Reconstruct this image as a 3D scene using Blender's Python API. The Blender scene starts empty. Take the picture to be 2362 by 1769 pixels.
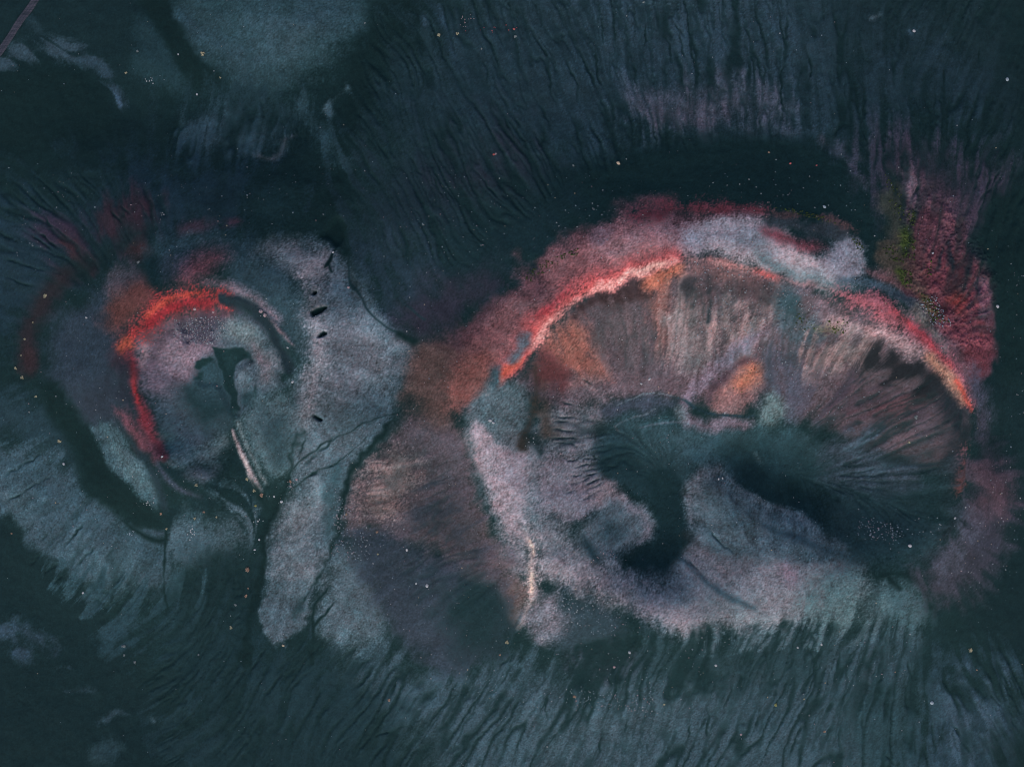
import bpy, math, random
import numpy as np
from mathutils import Vector, Matrix

# ------------------------------------------------------------------ camera, light, exposure
sc = bpy.context.scene
COL = sc.collection
CAM_H = 250.0                      # drone height over the datum, metres
S = 0.12                           # metres per photograph pixel on the datum plane
PW, PH = 2362, 1769
CX, CY = PW / 2, PH / 2
cam = bpy.data.objects.new('camera', bpy.data.cameras.new('camera'))
COL.objects.link(cam)
cam.location = (0, 0, CAM_H)       # nadir view
cam.data.sensor_width = 36
cam.data.lens = 36 * CAM_H / (PW * S)
cam.data.clip_start = 1; cam.data.clip_end = 20000
sc.camera = cam
sc.cycles.filter_width = 1.0

SUN_EL, SUN_AZ = 38, 188           # weak veiled sun from the foot of the picture
world = bpy.data.worlds.new('World'); sc.world = world; world.use_nodes = True
wn = world.node_tree
sky = wn.nodes.new('ShaderNodeTexSky'); sky.sky_type = 'NISHITA'; sky.sun_disc = False
sky.sun_elevation = math.radians(SUN_EL); sky.sun_rotation = math.radians(SUN_AZ)
sky.air_density = 1; sky.dust_density = 4
wn.links.new(sky.outputs[0], wn.nodes['Background'].inputs[0])
wn.nodes['Background'].inputs[1].default_value = 0.14
sun = bpy.data.objects.new('sun', bpy.data.lights.new('sun', 'SUN')); COL.objects.link(sun)
sun.data.energy = 0.75; sun.data.angle = math.radians(30); sun.data.color = (1, .96, .92)
sun.rotation_euler = (math.radians(90 - SUN_EL), 0, math.radians(180 - SUN_AZ))
sun.location = (0, -300, 300)
sc.view_settings.view_transform = 'Standard'; sc.view_settings.look = 'None'
sc.view_settings.exposure = 0.25; sc.view_settings.gamma = 1
sc.view_settings.use_curve_mapping = False
# reflectance of a surface = its looked-for linear tone / light reaching flat ground
GAIN = np.array([0.773, 0.767, 0.827]) * 2 ** 0.25

rng = np.random.default_rng(11)
random.seed(11)

# ------------------------------------------------------------------ survey grid (map pixels, y down)
X0, X1, Y0, Y1 = -100.0, 2462.0, -80.0, 1849.0
CELL = 2.07
NX = int((X1 - X0) / CELL) + 1; NY = int((Y1 - Y0) / CELL) + 1
U1 = X0 + np.arange(NX) * CELL; V1 = Y0 + np.arange(NY) * CELL
U, V = np.meshgrid(U1, V1); U = U.astype(np.float32); V = V.astype(np.float32)

def cubw(t):
    return np.stack([(1-t)**3/6, (3*t**3-6*t**2+4)/6, (-3*t**3+3*t**2+3*t+1)/6, t**3/6])
def upsample(g, fy, fx):
    """cubic B-spline upsampling of small grid g at fractional indices fy, fx"""
    iy = np.floor(fy).astype(int); ix = np.floor(fx).astype(int)
    wy = cubw(fy - iy); wx = cubw(fx - ix)
    H, W = g.shape
    r = sum(wy[k][:, None] * g[np.clip(iy + k - 1, 0, H-1)] for k in range(4))
    return sum(wx[k][None, :] * r[:, np.clip(ix + k - 1, 0, W-1)] for k in range(4)).astype(np.float32)
def vnoise(px, seed):
    r = np.random.default_rng(seed)
    fy = (V1 - Y0) / px + 1; fx = (U1 - X0) / px + 1
    g = r.standard_normal((int(fy[-1]) + 4, int(fx[-1]) + 4))
    n = upsample(g, fy, fx)
    return n / n.std()
def fbm(px, octv, seed, gain=.55):
    a = 1; out = 0; tot = 0
    for k in range(octv):
        out = out + a * vnoise(px, seed + 31 * k); tot += a * a; a *= gain; px /= 2
        if px < 1.5 * CELL: break
    return (out / np.sqrt(tot)).astype(np.float32)
def sstep(t):
    t = np.clip(t, 0, 1); return t * t * (3 - 2 * t)
def norm01(a):
    a = (a - a.mean()) / a.std(); return (0.5 * (1 + np.tanh(0.8 * a))).astype(np.float32)

# ------------------------------------------------------------------ relief: spot heights (photo px, metres)
SPOT = [
# rim crest of the large crater
(1164,870,23),(1207,800,24),(1281,725,26),(1367,655,27),(1484,612,28),(1591,594,28),(1708,612,27),(1805,640,26),(1922,668,26),(2029,712,25),(2125,800,24),(2189,886,23),(2237,950,22),(2242,1030,21),(2226,1132,20),(2195,1207,19),(2114,1275,18),(2007,1330,17.5),(1858,1370,17),(1708,1400,17.5),(1560,1400,18),(1420,1370,18.5),(1330,1330,19),(1239,1310,20),(1228,1207,21),(1180,1121,22),(1130,1046,22),(1105,961,22.5),(1120,900,22.5),
# inner walls and floor
(1290,860,17),(1400,880,12),(1500,870,12),(1600,900,11),(1700,960,10),(1300,930,15),(1270,1020,17),(1290,1120,17),(1370,1110,13),(1420,1010,9),(1500,1000,8),(1600,1020,7),(1720,1050,5),(1800,1080,5),(1860,1130,6),(1900,1000,9),(2000,1000,12),(2100,1050,15),(1980,1150,10),(2080,1180,14),(1560,1120,6.5),(1540,1220,7),(1500,1290,9),(1480,1320,12),(1400,1250,14),(1650,1130,11),(1750,1180,12),(1850,1230,13),(1950,1250,14),(1700,1280,15),(1600,1250,11),(1350,1200,16),(1300,1250,18),(1400,760,19),(1550,740,19),(1700,760,18),(1850,780,18),(2000,850,17),
# benches outside the crest
(1600,540,25),(1750,530,25),(1900,560,24),(1400,560,25),(1250,640,22),(1130,740,20),(2000,620,23),(2120,700,22),(2200,760,21),
# outer slopes, north
(1300,470,19),(1500,430,18),(1700,420,18),(1900,450,18),(1300,330,13),(1500,300,12),(1700,300,12),(1900,320,12),(1300,150,7),(1500,100,5),(1700,100,5),(1900,100,5),(1500,-60,2),(1800,-60,2),(1100,-60,2),(1100,100,5),(1100,300,11),(1100,480,15),(950,100,3),(950,300,9),(950,500,14),(860,300,7),(860,130,1),(870,0,-1),
# east
(2290,800,17),(2290,1000,16),(2290,1200,14),(2362,800,13),(2362,1000,12),(2440,900,9),(2362,500,9),(2250,450,13),(2150,350,12),(2362,250,4),(2250,150,3),(2100,100,4),(2440,0,-1),(2440,400,5),(2200,560,17),(2240,650,18),
# south
(1500,1520,13),(1700,1520,12),(1900,1520,11),(2100,1450,12),(2250,1400,10),(1300,1480,13),(1200,1420,15),(1100,1400,13),(1000,1350,12),(1300,1650,6),(1500,1680,5),(1700,1680,5),(1900,1680,5),(2100,1640,5),(2300,1560,4),(2440,1400,3),(1100,1600,5),(1000,1550,5),(900,1500,5),(1500,1840,-1),(1900,1840,-1),(2400,1800,-3),(1100,1800,-2),(2362,1250,8),
# saddle and west flank of the large crater
(1050,1100,18),(1000,1200,15),(950,1100,15),(950,950,17),(1000,850,18),(900,1250,11),(1080,1250,16),(900,740,14.5),(860,900,13),(830,800,15),(800,1050,11),(740,1180,8),(700,1300,6),(640,1450,2),(560,1600,-1),(700,1600,0),(800,1500,3),
# small crater: crest, bowl
(374,1052,15),(331,993,17),(310,929,18.5),(304,854,19.5),(295,790,20),(331,726,21),(395,683,21.5),(470,668,22),(534,680,21.5),(598,705,21),(646,763,20),(683,843,19),(700,918,18),
(448,961,9),(500,950,9),(530,880,11),(540,1000,8.5),(480,820,13.5),(430,760,16),(560,780,15),(620,850,16),(640,950,15),(600,1000,13),(400,950,11),(380,850,14),(400,1020,11),(440,1060,11),(470,1100,10.5),(545,1060,7.5),(575,1130,6),(590,1200,4.5),(585,1270,3),(560,1350,1),
# ash plateau east of it, notch to the north
(720,650,20),(740,740,20.5),(745,830,19.5),(720,920,18.5),(690,600,19),(680,1000,16),(640,1080,12),(700,1040,14),(760,560,14),(790,640,16),(770,500,12),(800,400,8),(790,250,3),(780,150,1),
# its outer slopes
(450,560,18),(350,600,18),(250,680,16),(200,800,14),(180,900,12.5),(300,500,13),(500,480,15),(600,500,16),(650,420,12),(600,380,9),(500,350,7),(350,380,7),(200,500,8),(100,600,7),(60,750,6),(30,900,5),(200,350,3),(100,400,2.5),(60,200,-1),(200,150,-1),(300,250,0),(450,230,1),(-60,300,-2),(-60,700,2),
(600,100,4),(700,60,4.5),(500,60,2.5),(370,150,2),(400,0,0),(200,20,-1),(0,0,-2),(830,60,0),
(230,970,11),(270,1050,11.5),(330,1130,11.5),(150,1000,8),(200,1120,7),(300,1200,7),(100,1150,4),(200,1280,3),(370,1180,9),(430,1180,8),(500,1200,6.5),(400,1300,5),(300,1380,1),(0,1100,1),(0,1300,-2),(150,1420,-3),(300,1550,-4),(450,1500,-2),(100,1650,-5),(300,1750,-5),(-60,1800,-6),(-60,1400,-4),(700,1800,-3),(500,1780,-4),
]
sp = np.array(SPOT, float)
# orthorectify: a point seen at p whose height is z stands at c + (p-c)(H-z)/H
c0 = np.array([CX, CY])
spm = c0 + (sp[:, :2] - c0) * ((CAM_H - sp[:, 2:3]) / CAM_H)
def tps_phi(r2):
    return r2 * np.log(r2 + 1e-9)
P = spm / 1000.0
d2 = ((P[:, None] - P[None]) ** 2).sum(-1)
n = len(P)
A = np.zeros((n + 3, n + 3)); A[:n, :n] = tps_phi(d2) + np.eye(n) * 2e-4
A[:n, n] = 1; A[:n, n+1:] = P; A[n, :n] = 1; A[n+1:, :n] = P.T
w = np.linalg.solve(A, np.r_[sp[:, 2], 0, 0, 0])
CG = 9.0
cu = np.arange(X0 - 4*CG, X1 + 5*CG, CG); cv = np.arange(Y0 - 4*CG, Y1 + 5*CG, CG)
hc = np.zeros((len(cv), len(cu)))
for j, y in enumerate(cv):
    q = np.stack([cu, np.full_like(cu, y)], 1) / 1000
    dd = ((q[:, None] - P[None]) ** 2).sum(-1)
    hc[j] = tps_phi(dd) @ w[:n] + w[n] + q @ w[n+1:]
Z = upsample(hc, (V1 - cv[0]) / CG, (U1 - cu[0]) / CG)
Zs = Z.copy()                                    # smooth relief

def bil(F, u, v):
    fx = np.clip((np.asarray(u, float) - X0) / CELL, 0, NX - 1.001); fy = np.clip((np.asarray(v, float) - Y0) / CELL, 0, NY - 1.001)
    ix = fx.astype(int); iy = fy.astype(int); a = fx - ix; b = fy - iy
    return (F[iy, ix]*(1-a)*(1-b) + F[iy, ix+1]*a*(1-b) + F[iy+1, ix]*(1-a)*b + F[iy+1, ix+1]*a*b)
def M(pts):
    """photo pixels -> map pixels, allowing for the ground height there"""
    p = np.asarray(pts, float); xy = p[:, :2]; m = xy.copy()
    for _ in range(6):
        z = bil(Zs, m[:, 0], m[:, 1])
        m = c0 + (xy - c0) * ((CAM_H - z) / CAM_H)[:, None]
    return m
def world_xy(m):
    m = np.asarray(m, float)
    return (m[..., 0] - CX) * S, -(m[..., 1] - CY) * S

# ------------------------------------------------------------------ noise, fall-line streaks
WX = fbm(70, 4, 1); WY = fbm(70, 4, 2)
WX2 = fbm(16, 3, 3); WY2 = fbm(16, 3, 4)
GR = rng.standard_normal((NY, NX)).astype(np.float32)
GR = (GR + .5 * (np.roll(GR, 1, 0) + np.roll(GR, 1, 1))) / 1.22
MO = fbm(26, 4, 5); MO2 = fbm(110, 4, 6); MO3 = fbm(9, 2, 8)
gy, gx = np.gradient(Zs)
gy = -gy; gx = -gx                                # downhill
wob = 0.1 * fbm(60, 3, 7)
gn = np.sqrt(gx*gx + gy*gy) + 1e-6
dx = gx / gn; dy = gy / gn
# fall-line directions observed on the ground at some places: x, y, direction
OBS = [(800,1600,-.6,1),(1000,1650,-.6,1),(1150,1550,-.5,1),(1300,1650,-.35,1),(1450,1550,-.25,1),(1600,1650,-.3,1),(1750,1550,-.3,1),(1900,1600,-.35,1),(1950,1500,-.2,1),(2060,1660,0,1),(2180,1600,.35,1),(2300,1620,.55,1),(2320,1500,.6,1),(640,1620,-.6,1),(500,1600,-.75,.7),(380,1480,-.8,.6),(300,1400,-.8,.7),(150,1400,-.9,.7),(500,1420,-.25,1),(600,1500,-.5,1),(420,1330,-.3,1),(700,1480,-.4,1),
 (1300,250,-.35,-1),(1100,350,-.5,-1),(950,450,-.5,-1),(900,560,-.4,-1),(1450,150,-.12,-1),(1600,150,0,-1),(1750,250,0,-1),(1900,200,.05,-1),(2000,300,.15,-1),(2100,350,.3,-1),(2250,450,.5,-1),(2180,560,.4,-1),(2300,300,.4,-1),(1250,80,-.3,-1),(1080,150,-.3,-1),
 (150,520,-1,-.7),(300,450,-.5,-1),(60,620,-1,-.35),(60,720,-1,-.1),(230,420,-.6,-1),(400,430,-.2,-1),(500,300,0,-1),(620,280,.05,-1),(430,280,.1,-1),(100,1150,-1,.6),(200,1250,-.8,.7),(60,1000,-1,.4),(300,1280,-.5,1),(330,1000,.5,1)]
ob = np.array(OBS); num_x = np.zeros((NY, NX), np.float32); num_y = num_x.copy(); den = num_x.copy()
for ax, ay, vx, vy in OBS:
    wgt = np.exp(-((U - ax)**2 + (V - ay)**2) / (2 * 85.0**2)); h = math.hypot(vx, vy)
    num_x += wgt * vx / h; num_y += wgt * vy / h; den += wgt
kk = np.clip(den * 2.5, 0, 1) ; den = np.maximum(den, 1e-6)
dx = dx * (1 - kk) + num_x / den * kk; dy = dy * (1 - kk) + num_y / den * kk
h = np.sqrt(dx*dx + dy*dy) + 1e-6; dx /= h; dy /= h
cw, sw = np.cos(wob), np.sin(wob)
dx, dy = (dx*cw - dy*sw).astype(np.float32), (dx*sw + dy*cw).astype(np.float32)
def lic(src, steps):
    acc = src.copy(); tot = np.ones_like(src)
    II, JJ = np.meshgrid(np.arange(NX, dtype=np.float32), np.arange(NY, dtype=np.float32))
    for sgn in (1, -1):
        x = II.copy(); y = JJ.copy()
        for k in range(steps):
            ix = np.clip(x + .5, 0, NX-1).astype(np.int32); iy = np.clip(y + .5, 0, NY-1).astype(np.int32)
            fl = iy * NX + ix
            x += sgn * dx.ravel()[fl]; y += sgn * dy.ravel()[fl]
            ix = np.clip(x + .5, 0, NX-1).astype(np.int32); iy = np.clip(y + .5, 0, NY-1).astype(np.int32)
            acc += src.ravel()[iy * NX + ix]
    return acc
ST = norm01(lic(fbm(12, 2, 21, .7), 26))               # broad streaks
SF = norm01(lic(rng.standard_normal((NY, NX)).astype(np.float32), 16))   # fine streaks
def gully_lines(px, steps, seed, wd):
    a = lic(vnoise(px, seed), steps); a = a / a.std()
    ii, jj = np.meshgrid(np.arange(NX), np.arange(NY))     # ragged banks
    jx = np.clip(ii + np.round(.5 * WX2 + .3 * GR), 0, NX-1).astype(np.int32); jy = np.clip(jj + np.round(.4 * WY2), 0, NY-1).astype(np.int32)
    a = a[jy, jx]
    return np.exp(-(a / wd) ** 2).astype(np.float32)
G1 = gully_lines(14, 80, 41, .44); G2 = gully_lines(7, 34, 42, .46)
GA = np.zeros((NY, NX), np.float32); GB = GA.copy()
def gullied(pts, a, b, f=40):
    q, c = cover('p', pts, f, 12, 0, 0, .2, 1)
    if c is not None: GA[q] += (a - GA[q]) * c; GB[q] += (b - GB[q]) * c
S2 = norm01(.8 * (ST - .5) + .22 * (SF - .5) + .03 * WX2)

# ------------------------------------------------------------------ ground cover
IMG = np.zeros((NY, NX, 3), np.float32)           # tone of each patch of ground, display values 0..255
STRK = np.full((NY, NX), .16, np.float32)         # how strongly the fall-line streaks show
def box(m, pad):
    x0 = max(int((m[:, 0].min() - pad - X0) / CELL), 0); x1 = min(int((m[:, 0].max() + pad - X0) / CELL) + 2, NX)
    y0 = max(int((m[:, 1].min() - pad - Y0) / CELL), 0); y1 = min(int((m[:, 1].max() + pad - Y0) / CELL) + 2, NY)
    return (slice(y0, y1), slice(x0, x1))
def segdist(px, py, a, b):
    ab = b - a; L = (ab * ab).sum() + 1e-9
    t = np.clip(((px - a[0]) * ab[0] + (py - a[1]) * ab[1]) / L, 0, 1)
    return np.sqrt((px - a[0] - t*ab[0])**2 + (py - a[1] - t*ab[1])**2), t
def poly_sd(px, py, m):
    d = np.full(px.shape, 1e9, np.float32); ins = np.zeros(px.shape, bool)
    for i in range(len(m)):
        a, b = m[i], m[(i+1) % len(m)]
        d = np.minimum(d, segdist(px, py, a, b)[0])
        if a[1] != b[1]:
            c = ((a[1] > py) != (b[1] > py)) & (px < (b[0]-a[0]) * (py-a[1]) / (b[1]-a[1]) + a[0])
            ins ^= c
    return np.where(ins, -d, d)
def line_sd(px, py, m, ws):
    d = np.full(px.shape, 1e9, np.float32)
    for i in range(len(m) - 1):
        q, t = segdist(px, py, m[i], m[i+1])
        d = np.minimum(d, q - (ws[i] + t * (ws[i+1] - ws[i])))
    return d
def smooth_pts(m, ws=None, closed=False, k=1):
    for _ in range(k):                            # Chaikin corner cutting
        if closed:
            q = np.roll(m, -1, 0); m = np.stack([.75*m+.25*q, .25*m+.75*q], 1).reshape(-1, 2)
        else:
            a, b = m[:-1], m[1:]; r = np.stack([.75*a+.25*b, .25*a+.75*b], 1).reshape(-1, 2)
            if ws is not None:
                w0, w1 = ws[:-1], ws[1:]; ws = np.r_[ws[0], np.stack([.75*w0+.25*w1, .25*w0+.75*w1], 1).ravel(), ws[-1]]
            m = np.vstack([m[:1], r, m[-1:]])
    return m, ws
def cover(kind, pts, f, warp=6, st=.0, gr=.10, mo=.25, o=1.0, w=None, k=1):
    """coverage 0..1 of a patch (kind 'p': polygon, 's': band along a line) with ragged, grainy edges"""
    m = M(pts); ws = None
    if kind == 's':
        ws = np.atleast_1d(np.array(w, float))
        if len(ws) == 1: ws = np.repeat(ws, len(m))
        elif len(ws) != len(m): ws = np.interp(np.linspace(0, 1, len(m)), np.linspace(0, 1, len(ws)), ws)
    m, ws = smooth_pts(m, ws, kind == 'p', k)
    pad = f * 1.6 + warp * 3 + (ws.max() if ws is not None else 0)
    b = box(m, pad)
    if b[0].start >= b[0].stop or b[1].start >= b[1].stop: return b, None
    px = U[b] + warp * (WX[b] * .8 + WX2[b] * .28); py = V[b] + warp * (WY[b] * .8 + WY2[b] * .28)
    sd = poly_sd(px, py, m) if kind == 'p' else line_sd(px, py, m, ws)
    t = .5 - sd / (2 * f) + st * (S2[b] - .5) * 1.4 + .4 * gr * GR[b] + mo * .2 * MO[b]
    t = np.where(sd > f * 1.5 + 2, 0, t)
    return b, sstep(t) * o
def tone(c):
    c = np.array(c, np.float32); d = c[0] - max(c[1], c[2])
    if 0 < d < 70:                                # brownish and pinkish grits are mostly grey
        m = c.mean(); c = m + (c - m) * .8
    if d > 0: c = c + np.array([0, -.04 * d, .055 * d], np.float32)
    return c
def P_(c, pts, f=14, warp=7, st=.0, gr=.12, mo=.3, o=1.0, k=1):
    if f > 6: f = 6 + (f - 6) * 2.1
    b, a = cover('p', pts, f, warp * 1.15, st, gr * 1.25, mo, o, k=k)
    if a is not None: IMG[b] += (tone(c) - IMG[b]) * a[..., None]
def L_(c, pts, w, f=6, warp=3, st=.0, gr=.12, mo=.25, o=1.0, k=1):
    if f > 6: f = 6 + (f - 6) * 1.5
    b, a = cover('s', pts, f, warp * 1.15, st, gr * 1.25, mo, o, w, k=k)
    if a is not None: IMG[b] += (tone(c) - IMG[b]) * a[..., None]
def D_(c, x, y, r, f=None, warp=5, st=0, gr=.12, mo=.3, o=1.0):
    f = f or r * .8
    L_(c, [(x - .5, y), (x + .5, y)], [r, r], f, warp, st, gr, mo, o, k=0)
def dig(pts, w, depth, f=4, kind='s', warp=1.5):
    """lower (or with negative depth raise) the ground along a line or inside an outline"""
    b, a = cover(kind, pts, f, warp, 0, .0, .1, 1, w)
    if a is not None: Z[b] -= a * depth
def streaky(pts, v, f=60):
    b, a = cover('p', pts, f, 10, 0, 0, .2, 1)
    if a is not None: STRK[b] += (v - STRK[b]) * a

# tones
BLK=(17,36,41); DK=(21,41,49); DT=(26,47,56); T1=(36,58,68); T2=(48,70,80); SL=(60,80,91); AS=(86,101,110)
PA=(112,114,126); PK=(138,128,141); LP=(165,150,155); DP=(40,46,60); PU=(58,60,76); P2=(86,79,94)
MR=(70,42,54); MR2=(100,50,62); RU=(115,62,52); BR=(115,80,80); SA=(150,105,105); RD=(188,62,56)
OR=(198,85,52); CO=(215,112,98); OL=(68,80,42)

# ---- black scoria ground everywhere first, its tone also holding the painted edge vignette
IMG[:] = (21, 41, 47)
P_((21,40,48), [(-150,-120),(330,-120),(380,60),(330,180),(300,330),(240,380),(-150,360)], 60, st=.2)
# ---- north side: top left plain
P_((31,53,63), [(310,55),(365,55),(400,110),(432,190),(440,215),(380,208),(340,190),(300,165),(318,110)], 14)
P_((40,63,72), [(410,15),(470,-60),(880,-60),(850,50),(800,95),(730,130),(690,190),(640,215),(590,238),(520,215),(505,180),(470,125),(430,70)], 18, warp=16)
P_((52,74,86), [(560,40),(680,10),(790,20),(760,80),(690,120),(610,140),(570,100)], 45, warp=16)
P_((45,66,78), [(400,40),(460,45),(540,110),(590,170),(560,200),(500,150),(440,100)], 28)
L_(BLK, [(350,-20),(385,60),(425,120),(465,180),(500,225),(470,240)], [30,20,22,30,22,14], 8, warp=8)
P_(BLK, [(120,135),(220,150),(255,220),(290,300),(200,360),(-120,400),(-120,170),(60,140)], 26, o=.8)
L_((46,64,77), [(0,146),(40,125),(80,112),(115,116),(160,116),(195,128)], [10,8,10,14,14,8], 14, st=.9)
L_((42,60,74), [(195,122),(225,135),(240,165),(262,200),(275,240)], [12,10,6,6,7], 10, st=.8)
L_((60,80,100), [(266,220),(278,245)], [3,4], 6)
L_((35,54,65), [(70,40),(88,70)], [8,6], 14)
# fluted slope between the plain and the small crater
streaky([(380,210),(560,210),(700,250),(700,390),(560,390),(420,370),(380,280)], .35, 30)
P_((28,48,58), [(400,215),(540,220),(680,240),(680,360),(560,380),(420,370)], 40, st=.5)
P_((52,72,84), [(400,285),(470,275),(540,270),(620,280),(660,300),(640,345),(560,345),(480,350),(410,345)], 22, st=.7)
P_((33,53,64), [(560,220),(640,235),(690,260),(680,300),(600,290),(540,260)], 24, st=.4)
L_((88,92,100), [(590,356),(625,375),(648,356),(655,325)], [4,5,4,3], 8, st=.4)
L_((82,86,98), [(648,325),(680,316)], [3,3], 7, st=.4)
# north gully (black sand) running up past the top edge
P_(BLK, [(880,-60),(1010,-60),(990,40),(960,100),(900,150),(850,230),(815,330),(800,430),(790,520),(770,520),(760,430),(765,330),(790,220),(820,140),(860,70)], 22, warp=12)
L_((66,86,96), [(800,205),(770,225),(745,250),(760,262)], [5,7,6,4], 10, st=.3, mo=.8)
L_((44,66,76), [(700,250),(760,350),(790,380)], [14,12,8], 22, st=.4)
# ---- large crater, north outer slope
streaky([(840,-100),(2480,-100),(2480,480),(2200,420),(2000,330),(1560,320),(1330,420),(1150,560),(960,600),(840,420)], .22, 40)
P_((37,56,68), [(1000,-80),(2080,-80),(2060,160),(2000,300),(1880,340),(1560,330),(1430,360),(1250,430),(1150,540),(1000,620),(860,560),(850,400),(880,260),(960,160)], 60, st=.3)
P_((28,43,55), [(850,400),(1000,330),(1150,360),(1250,430),(1120,560),(1000,620),(870,570)], 60, st=.4)
P_((48,67,81), [(1330,-80),(1880,-80),(1900,100),(1860,240),(1700,290),(1520,290),(1400,220),(1340,100)], 60, st=.5)
P_((76,80,95), [(1440,215),(1520,200),(1640,180),(1740,190),(1800,240),(1790,285),(1680,295),(1560,300),(1470,285)], 26, st=.6, o=.9)
P_((92,80,94), [(1500,245),(1600,245),(1690,255),(1680,285),(1560,292),(1510,285)], 14, st=.6, o=.4)
P_((52,46,62), [(1080,310),(1180,340),(1190,420),(1130,450),(1080,400)], 60, st=.5, o=.45)
L_((33,53,63), [(977,36),(980,80),(990,140)], [10,15,5], 7)
L_((62,82,98), [(975,38),(978,55)], [4,4], 8)
L_((45,65,80), [(1013,12),(1022,40),(1035,70),(1050,130)], [5,7,6,5], 8)
L_((28,47,56), [(915,105),(912,150),(925,190),(940,220)], [12,14,12,6], 10)
L_((42,60,70), [(896,112),(915,100)], [2,2], 4)
# right top corner stays darker, vignette painted into the ground tone
P_((27,45,54), [(1900,-80),(2480,-80),(2480,330),(2300,260),(2150,220),(2040,260),(1960,160)], 70, st=.3)
P_((36,54,66), [(2000,120),(2150,110),(2290,150),(2330,200),(2250,330),(2120,300),(2010,240)], 50, st=.7)
D_((70,92,112), 2109, 71, 3, 7); D_((58,80,98), 2190, 93, 5, 11); D_((50,70,84), 2328,165,9,14); L_((62,78,88), [(2010,40),(2032,34)], [3,3], 7, mo=.8)
L_((68,84,92), [(2340,180),(2356,186)], [4,3], 6, mo=.8)
P_((21,39,46), [(2300,-80),(2480,-80),(2480,430),(2340,300),(2290,120)], 40)
# black scoria moat under the north rim
P_((22,43,49), [(1240,440),(1330,405),(1430,368),(1520,340),(1600,318),(1740,315),(1850,325),(1905,335),(1945,385),(1992,440),(2030,525),(2046,590),(2030,640),(1980,640),(1900,560),(1800,530),(1560,520),(1450,520),(1330,560),(1230,620),(1170,600),(1150,520)], 16, warp=9, st=.25)
P_((24,43,52), [(1010,560),(1130,480),(1240,440),(1330,440),(1330,540),(1230,610),(1120,670),(1020,680),(990,620)], 40, st=.3)
L_((60,66,78), [(1890,318),(1920,345),(1960,385),(2000,430)], [5,6,7,7], 12, mo=.9)
P_((62,70,84), [(1915,330),(1960,350),(2010,340),(2060,360),(2055,400),(2000,395),(1950,375)], 16, st=.7, mo=.8)
# ---- east outer slope, plum and red scoria
streaky([(2020,350),(2400,300),(2400,800),(2250,860),(2100,700)], .35, 30)
P_((60,56,72), [(2000,330),(2110,340),(2230,350),(2330,400),(2330,480),(2280,560),(2240,640),(2130,600),(2080,480),(2020,420)], 36, st=.5)
P_((82,58,74), [(2075,385),(2130,400),(2230,450),(2250,520),(2230,600),(2140,610),(2100,540),(2075,450)], 26, st=.4)
P_((110,84,98), [(2080,390),(2110,385),(2115,460),(2095,480),(2078,440)], 10, mo=.6)
P_((96,58,70), [(2100,490),(2200,480),(2260,520),(2250,620),(2280,700),(2300,760),(2280,830),(2260,880),(2200,830),(2150,740),(2090,690),(2060,640),(2110,600)], 9, warp=12, st=.4, mo=.5)
P_((112,56,64), [(2120,620),(2200,560),(2262,610),(2290,690),(2296,760),(2270,800),(2200,790),(2140,730)], 16, warp=10, st=.3, mo=.6)
P_((128,58,54), [(2190,690),(2220,670),(2242,700),(2225,730),(2195,720)], 8, mo=.6)
P_((112,70,84), [(2255,640),(2285,660),(2300,720),(2310,745),(2285,760),(2262,720)], 6, st=.3, mo=.9)
P_((120,60,66), [(2200,760),(2280,790),(2268,850),(2240,900),(2200,850)], 14, mo=.5)
L_((44,44,54), [(2190,560),(2180,590),(2172,620)], [2,3,2], 6, warp=5, mo=.8)
L_((46,44,54), [(2250,590),(2240,640),(2218,700)], [2,4,2], 6, warp=6, mo=.8)
L_((42,42,54), [(2262,655),(2255,690),(2235,716)], [3,4,3], 6, warp=5, mo=.8)
L_((34,40,52), [(2195,560),(2205,600),(2215,640)], [6,8,4], 8, warp=6, mo=.8)
# black eastern flank
P_((19,39,44), [(2290,440),(2330,420),(2480,380),(2480,1150),(2340,1000),(2300,880),(2290,800),(2310,750),(2296,660),(2270,600),(2262,530)], 14, warp=9, st=.15)
P_((21,40,47), [(2260,880),(2310,860),(2480,900),(2480,1130),(2350,1040),(2300,1010)], 24)
# olive moss tones on the shoulder
P_((56,60,58), [(2035,400),(2075,420),(2090,520),(2100,600),(2085,660),(2030,650),(2035,600),(2050,540),(2030,470)], 12, mo=.9)
P_((78,66,58), [(2040,560),(2110,560),(2140,640),(2130,690),(2080,650),(2040,620)], 16, mo=.9, o=.8)
P_((64,78,40), [(2085,530),(2110,560),(2112,590),(2090,600),(2078,570)], 8, mo=.9, gr=.3, o=.85)
P_((66,80,42), [(2075,625),(2105,630),(2100,665),(2085,650)], 7, mo=.9, gr=.3, o=.85)
P_((60,74,42), [(2100,470),(2112,490),(2110,520),(2095,505)], 8, mo=.9, gr=.3, o=.7)
P_((70,72,48), [(2130,680),(2150,690),(2180,740),(2160,740)], 9, mo=.9, gr=.3, o=.7)
# ---- rim bench: cinder outside the crest
streaky([(930,850),(1150,660),(1400,530),(1600,500),(1600,600),(1350,650),(1150,820),(1060,960),(900,960)], .15, 30)
P_((88,60,68), [(936,885),(941,811),(1015,768),(1079,726),(1153,678),(1227,620),(1301,567),(1365,527),(1460,495),(1545,480),(1651,463),(1746,472),(1778,503),(1608,599),(1481,609),(1407,636),(1333,668),(1269,715),(1216,763),(1174,832),(1132,906),(1079,949),(1015,927)], 13, warp=14, mo=.7)
P_((132,84,85), [(1036,874),(1079,779),(1153,721),(1238,652),(1312,593),(1386,546),(1471,519),(1566,525),(1608,588),(1481,604),(1407,631),(1333,662),(1269,710),(1211,758),(1163,821),(1121,864),(1079,917)], 17, warp=10, mo=.5)
P_((108,68,62), [(973,885),(1015,832),(1089,800),(1132,800),(1121,853),(1079,917),(1036,938),(994,927)], 22, mo=.4, o=.8)
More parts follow.
